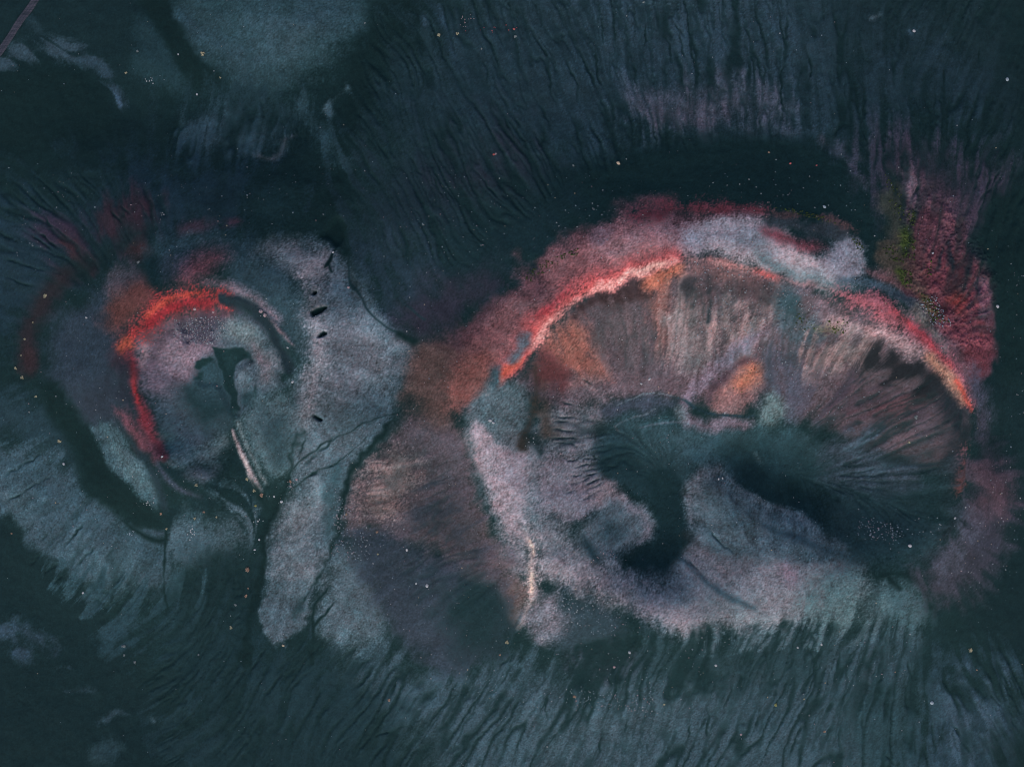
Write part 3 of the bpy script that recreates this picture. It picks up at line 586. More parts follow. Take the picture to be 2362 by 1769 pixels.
P_((20,41,48), [(490,804),(500,807),(513,809),(533,807),(559,806),(567,814),(582,827),(574,833),(559,832),(549,847),(541,880),(546,921),(554,957),(538,964),(528,941),(523,900),(517,865),(505,839),(495,824)], 3, warp=7, mo=.6, k=0)
P_((32,56,64), [(515,819),(553,819),(542,860),(529,860)], 8, o=.7)
P_((21,43,50), [(451,862),(456,844),(472,839),(487,831),(496,839),(485,855),(474,866),(458,869)], 3, warp=8, mo=.8, k=0)
P_((24,46,54), [(446,896),(456,880),(470,885),(464,901)], 4, warp=8, mo=.8, k=0)
P_((28,46,56), [(561,819),(583,824),(593,839),(585,851),(570,839)], 5, warp=8, mo=1.2, gr=.4)
P_((72,87,99), [(556,852),(579,856),(593,888),(584,906),(560,918),(549,890)], 9)
P_((36,58,68), [(559,911),(594,896),(598,936),(584,947),(559,946)], 9)
L_((23,45,51), [(598,889),(594,906),(593,936),(581,946)], [1.5,3,2,3], 4, warp=6, mo=1.0)
L_((20,40,46), [(604,907),(640,904),(681,889)], [.6,1,1.8], 3, warp=3)
L_((32,53,61), [(541,957),(544,977),(549,1002)], [6,5,3], 7)
P_((76,94,103), [(338,978),(398,989),(460,1022),(530,1010),(510,1044),(471,1068),(398,1068),(362,1032)], 12, mo=.3)
P_((40,63,69), [(340,975),(385,975),(400,1000),(370,1020)], 16, o=.7)
# crest of the small crater
L_((98,48,52), [(270,830),(290,785),(330,735),(391,690),(450,680),(510,690)], [12,16,18,22,24,10], 20, mo=.6, o=.75)
L_((136,54,50), [(288,812),(306,785),(326,752),(355,716),(391,688),(435,676),(475,678),(520,687)], [8,9,10,11,12,12,9,2], 13, warp=4, mo=.7, gr=.4)
L_((118,40,42), [(340,750),(380,712),(430,698),(480,695)], [6,10,10,6], 10, mo=.5)
L_((150,76,56), [(280,800),(296,785),(305,800)], [10,11,6], 10)
L_((150,66,52), [(340,725),(395,685),(460,675)], [5,6,5], 7, mo=.5)
L_((126,52,56), [(306,812),(306,855),(308,906),(317,949),(334,989),(362,1036),(378,1052)], [4,4,5,6,5,4,1.5], 9, warp=4, mo=.5)
L_((150,56,54), [(306,840),(309,900),(313,930)], [3,4,3], 4)
P_((34,38,50), [(255,810),(296,815),(300,900),(285,940),(260,900)], 14, mo=.6, o=.8)
P_((88,54,66), [(254,953),(300,960),(333,997),(370,1046),(350,1058),(297,1015)], 12)
L_((96,86,98), [(507,681),(561,696),(608,721),(645,757),(672,790)], [2.5,4,4,4,3], 5, warp=3, mo=.4)
L_((26,40,51), [(508,687),(538,692),(569,702),(597,720),(622,748),(634,783),(649,824),(668,847)], [3,7,9,9,8,7,10,6], 6, mo=1.0, gr=.4, warp=4)
L_(DK, [(375,1062),(398,1088),(425,1100)], [5,12,8], 8, mo=.4)
L_((52,60,76), [(362,1062),(385,1105),(420,1138),(468,1150)], [5,6,6,4], 8)
P_((62,72,84), [(440,1065),(480,1075),(475,1110),(440,1115)], 12, mo=.7)
L_(DK, [(545,1050),(556,1090),(575,1150),(592,1195)], [5,6,8,8], 9, mo=.3)
L_((150,136,146), [(538,998),(548,1030),(566,1069),(584,1105),(596,1130)], [2,4,7,8,5], 6, warp=2, mo=.3)
L_((176,158,164), [(555,1050),(570,1080)], [2,2], 4)
L_((92,106,114), [(552,985),(566,1030),(590,1075),(608,1115)], [4,5,6,4], 8)
# ---- small crater, south-west flank
streaky([(-80,900),(200,1000),(420,1230),(420,1420),(200,1420),(-80,1240)], .2, 40)
P_((34,54,66), [(-80,880),(90,900),(180,1060),(140,1100),(40,1010),(-80,1010)], 26, st=.4)
P_((56,77,91), [(-80,1000),(40,1030),(110,1060),(190,1120),(260,1180),(330,1235),(400,1235),(430,1330),(400,1350),(320,1385),(250,1360),(180,1340),(100,1290),(40,1230),(-10,1180),(-80,1120)], 14, warp=12, st=.4, mo=.4)
P_((74,92,104), [(-20,1110),(40,1110),(80,1180),(60,1220),(10,1180)], 24, o=.7)
P_((64,86,98), [(160,1250),(280,1260),(350,1320),(300,1370),(200,1330)], 30, mo=.5, o=.7)
P_(BLK, [(96,870),(150,886),(163,940),(192,993),(241,1057),(267,1100),(307,1145),(361,1180),(382,1217),(334,1221),(289,1193),(227,1143),(174,1086),(140,1036),(112,960)], 13, warp=5, st=.3, mo=.2)
P_(DK, [(380,1166),(454,1153),(481,1108),(503,1130),(495,1167),(441,1201),(388,1225)], 10, mo=.4)
P_((54,76,88), [(198,998),(227,985),(262,990),(307,1036),(347,1089),(372,1140),(369,1175),(334,1159),(302,1132),(267,1089),(233,1046)], 8, warp=9, mo=.7)
P_((74,96,106), [(230,1005),(262,1015),(300,1060),(335,1105),(345,1140),(310,1120),(275,1070)], 18, o=.9)
L_((30,46,57), [(270,980),(330,1050),(365,1110),(378,1170)], [4,6,8,8], 8)
L_((50,68,82), [(335,1225),(360,1232),(382,1228)], [4,5,4], 6)
L_(BLK, [(285,1202),(330,1238),(368,1250),(384,1245)], [2,5,5,2], 5)
P_((60,80,92), [(395,1225),(470,1190),(520,1150),(560,1170),(585,1240),(560,1290),(500,1310),(430,1330)], 22, st=.6, mo=.4)
P_((78,92,104), [(525,1200),(570,1210),(575,1260),(540,1270)], 20, st=.4, o=.7)
# ---- the foot of the picture, left
P_((20,39,46), [(-80,1190),(20,1215),(90,1290),(170,1345),(230,1400),(300,1480),(340,1560),(400,1640),(380,1900),(-80,1900)], 16, warp=10)
L_((46,64,80), [(-20,1480),(40,1468),(80,1475),(130,1490)], [14,16,14,5], 16, warp=12, mo=.9)
L_((44,62,78), [(40,1515),(75,1520)], [10,7], 14, warp=10, mo=.9)
L_((50,68,84), [(130,1537),(165,1541)], [4,3], 7, warp=6, mo=.9)
L_((40,58,70), [(150,1598),(215,1600)], [3,3], 8, warp=6, mo=.9)
L_((42,60,72), [(230,1665),(270,1655)], [5,4], 9, warp=8, mo=.9)
P_((36,56,66), [(175,1745),(200,1725),(250,1715),(270,1735),(240,1760),(190,1765)], 14, mo=.9)
streaky([(280,1330),(620,1300),(900,1480),(900,1900),(420,1900),(300,1500)], .3, 40)
P_((25,46,55), [(330,1380),(420,1340),(560,1290),(600,1300),(600,1400),(640,1480),(560,1620),(420,1640),(350,1520)], 30, st=.4)
P_((21,40,47), [(440,1310),(560,1280),(596,1290),(590,1380),(550,1450),(480,1500),(420,1480),(420,1380)], 20, st=.4, o=.8)
P_((42,65,77), [(130,1330),(230,1345),(330,1385),(400,1345),(440,1330),(420,1400),(340,1430),(250,1420),(180,1380)], 18, st=1.6)
P_((34,56,68), [(230,1400),(420,1390),(430,1460),(330,1500),(270,1470)], 22, st=1.2, o=.8)
P_((28,48,58), [(480,1480),(560,1440),(640,1480),(660,1540),(560,1620),(440,1680),(380,1680),(430,1590)], 30, st=1.6, o=.8)
D_((60,80,92), 349, 1662, 4, 7)
# ---- the rib between the two gullies, one slope with the saddle
P_((74,90,103), [(701,658),(836,676),(932,780),(924,920),(908,977),(836,1068),(788,1182),(762,1304),(701,1383),(605,1343),(611,1260),(662,1164),(690,1068),(681,981),(690,850)], 15, mo=.3)
P_((97,102,115), [(740,728),(854,737),(902,824),(836,907),(745,929),(714,824)], 24, o=.9)
L_((121,119,131), [(732,667),(727,745),(732,833),(723,911),(692,981)], [8,12,14,9,5], 20, mo=.2)
P_((60,78,90), [(758,933),(898,924),(902,972),(810,994),(749,990)], 16, o=.8)
P_((64,84,94), [(592,903),(679,885),(690,981),(671,1060),(618,1112),(574,1042)], 18, mo=.5)
P_((44,65,75), [(627,981),(671,981),(679,1042),(649,1077),(627,1042)], 16, mo=.9)
P_((94,104,116), [(684,1138),(753,1103),(762,1217),(745,1304),(688,1343),(627,1330),(629,1252)], 24, mo=.4)
P_((50,72,82), [(767,1068),(810,1060),(786,1182),(767,1252),(749,1217)], 13, mo=.5)
P_((75,92,105), [(599,1343),(714,1317),(727,1391),(710,1453),(640,1483),(601,1448)], 7, warp=10, mo=.7)
P_((48,70,80), [(679,1383),(710,1365),(701,1418),(666,1435)], 9, mo=1.0)
P_((72,88,100), [(762,1252),(828,1252),(889,1356),(898,1479),(793,1505),(732,1444),(753,1356)], 18, mo=.4)
P_((46,56,70), [(810,1208),(915,1252),(1020,1304),(1142,1383),(1186,1461),(1124,1531),(985,1531),(880,1435),(836,1322)], 22, mo=.5)
P_((72,68,78), [(924,990),(950,955),(1028,972),(1076,1060),(1094,1182),(1146,1304),(1203,1435),(1124,1365),(1002,1278),(898,1226),(806,1186),(871,1086)], 14, mo=.7)
P_((112,95,98), [(871,1086),(924,1033),(959,1060),(950,1130),(898,1191),(828,1182)], 17, mo=1.0, gr=.3)
P_((44,50,62), [(950,1138),(1002,1130),(1063,1199),(1090,1269),(1028,1269),(967,1217)], 20, st=.7, mo=.9, o=.85)
P_((84,66,64), [(932,806),(1002,789),(1063,841),(1055,937),(1002,981),(941,937)], 20, mo=.5)
P_((122,74,66), [(1020,868),(1072,824),(1126,815),(1111,868),(1072,933),(1028,946)], 15, mo=.5)
P_((23,43,51), [(1063,1365),(1124,1348),(1186,1435),(1151,1514),(1055,1505),(1020,1435)], 22, mo=.4, o=.9)
# black gullies
L_(BLK, [(698,990),(681,1042),(678,1077),(649,1138),(620,1191),(605,1260),(592,1322),(574,1409),(555,1514)], [1,3,4,6,9,9,9,9,13], 6, warp=8, mo=.9)
L_(BLK, [(576,1103),(592,1147),(614,1182)], [3,6,6], 7, warp=6, mo=.8)
L_(BLK, [(679,1079),(723,1051),(749,1016),(828,981),(932,946)], [1.8,1.2,1.2,1,1.2], 3, warp=5, mo=.6)
L_(BLK, [(666,1130),(723,1095),(793,1068),(828,1035),(849,1014)], [2.5,1.5,1.8,1.2,.8], 3, warp=5, mo=.6)
L_(BLK, [(922,959),(880,1025),(845,1068),(810,1130),(788,1191),(780,1234),(758,1295),(723,1339),(701,1387)], [3,6,5,5,5,3,2,1.4,1], 6, warp=7, mo=.9)
L_(BLK, [(751,1355),(729,1391),(723,1418),(727,1461),(714,1531)], [1,2,2,3,4], 3, warp=4, mo=.7)
L_(BLK, [(773,1385),(751,1418),(727,1446)], [.8,2.2,2.2], 3, warp=4, mo=.7)
L_(BLK, [(384,1225),(386,1270),(383,1330),(380,1400)], [1.4,1,1,2], 3, warp=4, mo=.9)
# ---- pits and the notch on the ash plateau
for q in ([(740,542),(760,527),(773,500),(789,500),(794,527),(798,541),(790,559),(777,569),(760,551)], [(794,569),(807,571),(805,585),(792,588)]):
    P_((17,37,42), q, 4, warp=3, mo=.3, k=0)
L_(BLK, [(777,569),(769,581),(764,595),(755,609),(747,617)], [1.5,2,4,4,1.5], 2.5, warp=3, mo=.4)
L_(BLK, [(758,608),(763,627)], [2.5,2], 2.5, warp=2)
L_((24,44,52), [(805,585),(803,620),(808,650),(815,665)], [1.2,1.2,2,5], 3, warp=2)
L_((24,44,52), [(815,663),(838,693),(851,718),(874,739),(900,757),(932,772)], [4,1.5,2,1.2,1.2,2], 3, warp=2)
L_(BLK, [(922,770),(950,786)], [4,9], 7, mo=.5)
L_((28,46,56), [(878,642),(907,674),(939,700),(979,736)], [1.2,1.5,1.5,2], 3, warp=3)
PITS = [[(719,678),(723,671),(730,670),(730,676),(723,681)], [(714,718),(729,710),(747,706),(754,709),(741,719),(728,726),(720,729)],
        [(731,775),(735,768),(743,762),(751,767),(749,771),(738,776),(731,777)], [(721,957),(742,967),(738,973),(724,964)]]
for q in PITS:
    P_((17,37,42), q, 1.8, warp=1.2, mo=.2, k=0)
# ---- sinuous rills drawn one by one (photo pixels)
RILLS = []
for ox, oy, k, lines in [
  (1562, 0, .3622, ["65,0 95,150 90,330 120,400 105,700 3","180,0 185,170 215,260 205,420 215,500 200,780 2.4","340,0 345,120 370,200 385,380 390,560 395,640 3","440,60 430,130 470,250 460,440 475,600 500,680 3","560,280 565,400 560,600 2.2","680,300 660,560 680,690 720,800 2.8","720,60 715,160 690,300 2","830,260 850,400 845,540 880,700 2.2","800,330 805,440 765,570 780,650 2.4","1060,200 1050,360 1025,480 2.2","1070,500 1075,700 2","1190,480 1200,620 1180,850 1200,1000 1215,1060 4","1320,800 1325,950 1320,1050 3.5","0,170 40,300 55,420 1.8","300,60 290,350 1.6","1720,350 1700,560 1660,780 2","1940,300 1930,400 1.8","1430,1050 1380,1300 2.4","1560,1150 1480,1300 2.6","1950,980 1900,1200 1830,1340 1750,1420 2.6","2100,1050 1990,1200 1900,1330 2.2","1840,1360 1700,1560 3"]),
  (780, 0, .3622, ["1090,0 1100,80 1.8","1170,0 1180,120 1290,280 1340,400 1360,560 1400,720 2.4","1260,60 1300,200 1.6","1340,120 1420,230 1460,400 1520,520 1530,640 1580,740 2.4","1480,160 1530,330 1620,470 1700,680 1790,830 2.4","1650,0 1660,300 1650,440 1700,560 1760,700 2.2","1830,0 1840,250 1900,430 1920,640 2.6","1970,0 1960,350 2","2110,0 2080,220 2120,340 2150,440 2190,560 2.6","2140,140 2200,240 1.8","910,330 940,450 1000,700 1010,780 2.2","960,420 1060,650 1170,820 1250,960 2.4","1220,560 1330,740 1370,850 2.4","1040,660 1080,800 1160,960 2","560,1020 700,1240 780,1340 1.6","820,1010 940,1180 1060,1320 1.8","600,1120 680,1280 1.5","430,960 540,1130 1.4"]),
  (0, 0, .3622, ["0,1310 200,1440 350,1560 480,1640 2","150,1290 330,1440 460,1540 560,1620 2","260,1280 430,1400 530,1480 1.8","420,1160 560,1330 640,1430 1.6","60,1400 260,1540 400,1640 1.6","700,1330 790,1440 1.6","760,1290 850,1400 1.5","0,1180 200,1330 1.5","560,1200 640,1330 1.4","1780,1000 1700,960 1.2"]),
  (0, 580, .3622, ["0,40 180,90 300,130 2","0,150 150,200 230,240 2","0,1440 180,1340 330,1250 2.4","0,1620 200,1500 380,1400 1.6","2209,1330 2050,1380 1900,1480 1800,1620 2.2","2209,1120 2060,1260 1900,1380 2","1960,1160 1880,1330 1.6"]),
  (0, 1169, .3622, ["620,240 480,390 2","740,240 670,330 1.8","540,90 380,290 2.2","300,150 250,230 1.6","420,430 330,490 2","360,360 270,430 2","260,300 190,360 2","1720,870 1640,980 1560,1130 1.8","1560,1240 1450,1380 1300,1470 2.4","1830,950 1780,1100 1650,1240 2.6","2000,790 1960,950 1870,1130 1.8"]),
  (780, 1169, .3622, ["1160,890 1000,1040 920,1150 830,1290 2","1130,970 1060,1080 1000,1180 1.8","1410,960 1370,1100 1310,1250 1260,1400 2","1340,1130 1310,1330 1320,1420 1.8","1480,870 1480,1190 1.4","1080,1380 1030,1500 960,1640 1.8","1430,1390 1350,1500 1290,1600 2.6","1690,1380 1680,1520 1620,1640 2","2170,1390 2100,1560 2060,1657 3","560,1330 420,1400 160,1480 1.6","400,1050 330,1200 2.6","230,1000 120,1160 2.4","1130,900 1080,1000 1.5","2085,960 2080,1060 2","1870,1300 1790,1480 2","1540,1330 1500,1480 1.6","700,1420 600,1560 520,1640 1.8","860,1400 760,1560 2","1700,1050 1760,1150 1680,1240 1.6"]),
  (1562, 1169, .3622, ["80,760 60,1080 30,1200 2","190,850 200,980 170,1180 4","400,900 370,1080 320,1240 290,1330 2.6","480,850 450,980 380,1200 3","820,740 760,960 680,1080 2.8","950,830 890,1020 820,1120 790,1240 3","1260,700 1180,960 1120,1140 1060,1240 1000,1350 930,1540 860,1640 3.2","1080,780 1040,1000 970,1270 2.2","1330,740 1345,980 1270,1150 1240,1350 2.4","1440,760 1470,880 1400,960 1340,1000 1.8","1460,960 1500,1140 1.8","560,1230 490,1420 2.6","300,1350 260,1500 2.4","720,1140 640,1330 560,1460 2","830,1330 740,1480 720,1640 2.4","1050,1370 1040,1640 2.4","1200,1290 1190,1600 2","1320,1560 1380,1650 1.8","1500,1280 1520,1640 1.6","1620,1340 1650,1600 1.8","1740,1360 1820,1480 1920,1620 2.6","1950,920 2080,1120 2209,1330 2","1880,1050 2060,1250 2209,1480 2","1960,1100 2140,1330 1.8","2080,1060 2209,1270 1.8","200,1240 190,1400 210,1530 2","100,1340 60,1500 10,1640 2.2","620,1320 590,1400 1.5"]),
  (1180, 850, .1086, ["700,1000 1000,1010 1260,1050 1620,1060 1.2","860,1110 1250,1130 1.1","820,1280 1100,1290 1400,1330 1.2","800,1470 1200,1480 1520,1490 1.4","840,1560 1100,1580 1450,1630 1.3","1030,720 1240,770 1360,790 1.1","1550,200 1680,310 1740,360 1.2"]),
  (1340, 860, .1992, ["0,1030 120,990 210,990 1.6","80,930 160,970 230,995 1.6","0,1150 100,1130 200,1100 1.5","0,1220 140,1180 230,1150 1.4","0,1330 100,1290 270,1200 1.6","0,1390 160,1330 300,1250 1.5","0,1480 200,1380 310,1330 1.6","0,1270 120,1210 1.3","-100,1100 40,1080 150,1060 1.4","-120,1200 30,1160 1.3","-160,1000 -30,1005 1.4","-140,1300 20,1260 1.3","-180,1400 -20,1350 1.4","230,1110 420,1090 2"]),
  (1300, 1100, .1992, ["1400,920 1500,1020 1600,1120 1700,1200 1.4","1640,590 1800,760 1960,910 1"]),
]:
    for ln in lines:
        t = ln.split(); pts = [tuple(float(q) * k for q in s.split(',')) for s in t[:-1]]
        RILLS.append(([(ox + a, oy + b) for a, b in pts], float(t[-1])))

# ---- where the slopes are cut by running gullies: broad ones, fine ones
gullied([(880,-80),(2480,-80),(2480,480),(2290,620),(2120,640),(2050,420),(1950,340),(1560,330),(1330,420),(1100,600),(850,600),(800,380)], .8, .75, 30)
gullied([(1330,-80),(1950,-80),(1930,330),(1400,330)], 1.0, .8, 30)
gullied([(1430,200),(1810,200),(1830,300),(1450,310)], .6, .75, 20)
gullied([(2050,380),(2250,400),(2310,560),(2290,780),(2180,740),(2120,600)], .5, .45, 24)
gullied([(-80,420),(330,400),(420,520),(230,620),(90,680),(-80,740)], .6, .45, 24)
gullied([(380,230),(680,230),(720,380),(400,380)], .8, .9, 20)
gullied([(-80,960),(180,1060),(330,1240),(420,1250),(420,1330),(260,1370),(100,1290),(-80,1160)], .35, .25, 24)
gullied([(80,1300),(260,1360),(420,1330),(560,1300),(600,1420),(480,1500),(300,1460)], .9, .85, 24)
gullied([(330,1480),(600,1440),(780,1480),(900,1600),(900,1900),(380,1900)], .7, .7, 30)
gullied([(760,1480),(1000,1560),(1200,1600),(1200,1900),(880,1900)], .9, .8, 30)
gullied([(1100,1500),(1500,1520),(1900,1440),(2130,1440),(2100,1900),(1100,1900)], .85, .65, 26)
gullied([(1300,1480),(1500,1440),(1980,1430),(2080,1440),(1980,1600),(1500,1620),(1320,1600)], 1.15, 1.1, 18)
gullied([(2080,1540),(2300,1460),(2480,1500),(2480,1900),(2060,1900)], .7, .6, 26)
gullied([(1880,880),(2200,880),(2210,1180),(2050,1230),(1880,1130)], .6, .8, 24)
gullied([(1780,1060),(1900,1100),(1960,1200),(1850,1190)], .5, .8, 16)
gullied([(1350,680),(1790,650),(2050,780),(1950,880),(1750,830),(1400,860)], .25, .5, 20)
gullied([(1260,950),(1410,960),(1440,1110),(1300,1090)], .5, .8, 18)
gullied([(1380,1000),(1560,980),(1600,1080),(1450,1120)], .25, .5, 20)
gullied([(830,1100),(1000,1000),(1120,1280),(1160,1460),(930,1420)], .3, .45, 24)
gullied([(600,1160),(780,1150),(740,1330),(690,1480),(600,1480)], .1, .25, 14)
# ------------------------------------------------------------------ rills: carved and floored with black sand
CH = np.zeros((NY, NX), np.float32)               # rill depth 0..1
def stamp(px, py, r, v):
    n = int(math.ceil(r / CELL)) + 1
    gx0 = np.round((px - X0) / CELL).astype(int); gy0 = np.round((py - Y0) / CELL).astype(int)
    for a in range(-n, n + 1):
        for b in range(-n, n + 1):
            ix = gx0 + a; iy = gy0 + b
            ok = (ix >= 0) & (ix < NX) & (iy >= 0) & (iy < NY)
            d = np.hypot(X0 + ix * CELL - px, Y0 + iy * CELL - py)
            val = v * np.clip((r - d) / CELL + .5, 0, 1)
            np.maximum.at(CH, (iy[ok], ix[ok]), val[ok].astype(np.float32))
def rill(m, r0, v=1.0, taper=True):
    m, _ = smooth_pts(m, None, False, 2)
    seg = np.hypot(*np.diff(m, axis=0).T); s = np.r_[0, np.cumsum(seg)]
    if s[-1] < 4: return
    q = np.arange(0, s[-1], 1.3)
    px = np.interp(q, s, m[:, 0]); py = np.interp(q, s, m[:, 1])
    px = px + 2.2 * bil(WX2, px, py) + 3 * bil(WX, px, py) * .5; py = py + 2.2 * bil(WY2, px, py) * .7
    f = q / s[-1]
    e = np.minimum(1, np.minimum(f * 3.5, (1 - f) * 3.5)) if taper else np.ones_like(f)
    vv = v * e * np.clip(.8 + .35 * bil(MO, px, py), .25, 1.1)
    for lo, rr in ((0, .65), (1, 1.0), (2, 1.35)):             # uneven width along its length
        kx = np.floor(1.5 + 1.1 * bil(MO3, px, py)).clip(0, 2).astype(int) == lo
        if kx.any(): stamp(px[kx], py[kx], max(rr * r0, 1.5), vv[kx])
for pts, r in RILLS: rill(M(pts), r * 1.1, .95)
# lesser gullies follow the fall line in each gullied zone
here = np.clip(.8 + .5 * MO2 + .25 * WX, .2, 1)
CH = np.maximum(CH, np.clip(1.35 * GA * G1 * here, 0, 1)); CH = np.maximum(CH, GB * G2 * np.clip(.75 + .45 * WY, .15, 1) * .85)
CH *= .85 + .15 * np.tanh(GR)
# dug into the ground
Z -= (.3 * CH).astype(np.float32)
CHS = (CH + np.roll(CH,1,0) + np.roll(CH,-1,0) + np.roll(CH,1,1) + np.roll(CH,-1,1)) / 5
Z -= .2 * CHS
dig([(676,1080),(654,1123),(625,1183),(605,1254),(590,1330),(575,1410)], [4,8,10,13,12,14], .6, 22)
dig([(915,1000),(840,1060),(797,1140),(780,1240),(735,1330),(690,1390)], [3,6,8,7,3,3], .5, 18)
dig([(516,690),(565,708),(608,738),(647,812),(665,843)], [4,8,9,10,9], .25, 14)
dig([(507,681),(561,696),(608,721),(645,757),(672,790)], [2,3,3,3,3], -.5, 7)
dig([(1539,908),(1599,934),(1651,954),(1748,960)], [1,3,2,1], .3, 5)
dig([(489,805),(558,806),(590,833),(575,835),(543,860),(545,907),(555,957),(543,966),(527,945),(505,890),(455,895),(452,850),(496,820)], None, .6, 8, 'p')
dig([(740,542),(773,500),(789,500),(798,541),(777,569),(760,551)], None, .9, 8, 'p')
dig([(1222,1240),(1225,1330),(1227,1380),(1200,1440)], [4,8,6,4], -.5, 10)
dig([(538,998),(566,1069),(590,1120)], [3,7,6], -.5, 8)
for q in PITS: dig(q, None, 1.3, 3, 'p', 1)
# ragged relief of the cinder itself
Z += .04 * MO + .012 * MO3 + .014 * GR + .35 * MO2 * .5
rough = np.zeros((NY, NX), np.float32)
for q, v in (([(390,735),(500,730),(520,770),(470,800),(390,790)], .5), ([(2080,400),(2280,500),(2300,800),(2200,820),(2080,650)], .35), ([(1580,620),(1800,640),(1950,700),(1950,800),(1600,760)], .28), ([(1180,880),(1400,640),(1590,600),(1590,680),(1300,800)], .2)):
    b, a = cover('p', q, 24, 8)
    rough[b] = np.maximum(rough[b], a * v)
Z += rough * (.45 * fbm(11, 2, 77) + .25 * GR) * (S2 + .4)
Z += STRK * .2 * (ST - .5)                       # low flutes along the fall line
# ------------------------------------------------------------------ tone of each square of ground
sand = np.array([18, 38, 44], np.float32)
IMG += (sand - IMG) * np.clip(CHS * .25 + CH * .72, 0, .95)[..., None]
lum = IMG.mean(-1)
live = np.clip((lum - 34) / 50, 0, 1)             # black scoria is plain, ash and cinder are mixed
mod = 1 + live * (STRK * .95 * (S2 - .5) + .05 * np.tanh(MO * .8) + .05 * MO2 * .6) + (.04 + .085 * live) * GR * .8 + live * .03 * MO3
# cinder grains of other colours among the ash
TI = rng.standard_normal((NY, NX)).astype(np.float32); TI = (TI + np.roll(TI, 1, 1)) * .5 + .3 * fbm(11, 2, 91) + .25 * fbm(34, 3, 92)
IMG *= np.clip(mod, .45, 1.8)[..., None]
IMG[..., 0] *= np.clip(1 + live * .03 * TI, .6, 1.5); IMG[..., 1] *= 1 - live * .018 * TI; IMG[..., 2] *= 1 - live * .02 * TI
lum = IMG.mean(-1); wk = np.clip((75 - lum) / 40, 0, 1)[..., None]
IMG *= 1 + wk * (np.array([.98, 1.0, .955], np.float32) - 1)
IMG = np.clip(IMG, 6, 235)

def srgb2lin(c):
    c = c / 255.0
    return np.where(c <= .04045, c / 12.92, ((c + .055) / 1.055) ** 2.4)
ALB = srgb2lin(IMG) / GAIN
ALB = np.clip(ALB, .006, .75).astype(np.float32)

# ------------------------------------------------------------------ the ground sheet, fine in view and coarser out to the horizon
NE = 30
ext = CELL * np.cumsum(1.32 ** np.arange(1, NE + 1))
ua = np.r_[X0 - ext[::-1], U1, U1[-1] + ext]; va = np.r_[Y0 - ext[::-1], V1, V1[-1] + ext]
UU, VV = np.meshgrid(ua, va)
pad = lambda a: np.pad(a, ((NE, NE), (NE, NE)) + ((0, 0),) * (a.ndim - 2), mode='edge')
ZZ = pad(Z).astype(float); AA = pad(ALB).astype(float)
ox = np.maximum(np.maximum(X0 - UU, UU - U1[-1]), 0); oy = np.maximum(np.maximum(Y0 - VV, VV - V1[-1]), 0)
od = np.hypot(ox, oy)
t = 1 - np.exp(-od / 350.0)
roll = 3.0 * np.sin(UU / 900 + 1) * np.cos(VV / 700) + 6 * np.sin(UU / 4100 + VV / 5200)
ZZ = ZZ * (1 - t) + (-6 + roll) * t
gen = np.array([.012, .028, .034]) * (1 + .5 * np.sin(UU / 130 + 2 * np.sin(VV / 170))[..., None] * .5)
tc = 1 - np.exp(-od / 90.0)
AA = AA * (1 - tc[..., None]) + gen * tc[..., None]
XW = (UU - CX) * S; YW = -(VV - CY) * S
TY, TX = UU.shape
def gz(u, v):
    return bil(Z, u, v)

# materials -------------------------------------------------------------------------
def new_mat(name):
    m = bpy.data.materials.new(name); m.use_nodes = True
    nt = m.node_tree; b = nt.nodes['Principled BSDF']
    b.inputs['Roughness'].default_value = .95; b.inputs['Specular IOR Level'].default_value = .08
    return m, nt, b
def nd(nt, typ, **kw):
    n = nt.nodes.new(typ)
    for k, v in kw.items():
        if hasattr(n, k): setattr(n, k, v)
        else: n.inputs[k].default_value = v
    return n
mg, nt, bs = new_mat('cinder_ground')
at = nd(nt, 'ShaderNodeAttribute', attribute_name='cover')
tco = nt.nodes.new('ShaderNodeTexCoord')
n1 = nd(nt, 'ShaderNodeTexNoise', **{'Scale': 2.4, 'Detail': 4.0, 'Roughness': .7})
n2 = nd(nt, 'ShaderNodeTexNoise', **{'Scale': .55, 'Detail': 3.0, 'Roughness': .6})
nt.links.new(tco.outputs['Object'], n1.inputs['Vector']); nt.links.new(tco.outputs['Object'], n2.inputs['Vector'])
r1 = nd(nt, 'ShaderNodeMapRange', **{'From Min': .3, 'From Max': .7, 'To Min': .84, 'To Max': 1.17})
nt.links.new(n1.outputs['Fac'], r1.inputs['Value'])
r2 = nd(nt, 'ShaderNodeMapRange', **{'From Min': .3, 'From Max': .7, 'To Min': .88, 'To Max': 1.12})
nt.links.new(n2.outputs['Fac'], r2.inputs['Value'])
mu = nd(nt, 'ShaderNodeMath', operation='MULTIPLY'); nt.links.new(r1.outputs[0], mu.inputs[0]); nt.links.new(r2.outputs[0], mu.inputs[1])
vm = nd(nt, 'ShaderNodeVectorMath', operation='SCALE'); nt.links.new(at.outputs['Color'], vm.inputs[0]); nt.links.new(mu.outputs[0], vm.inputs['Scale'])
nt.links.new(vm.outputs[0], bs.inputs['Base Color'])
bp = nd(nt, 'ShaderNodeBump', **{'Strength': .35, 'Distance': .08}); nt.links.new(n1.outputs['Fac'], bp.inputs['Height']); nt.links.new(bp.outputs[0], bs.inputs['Normal'])

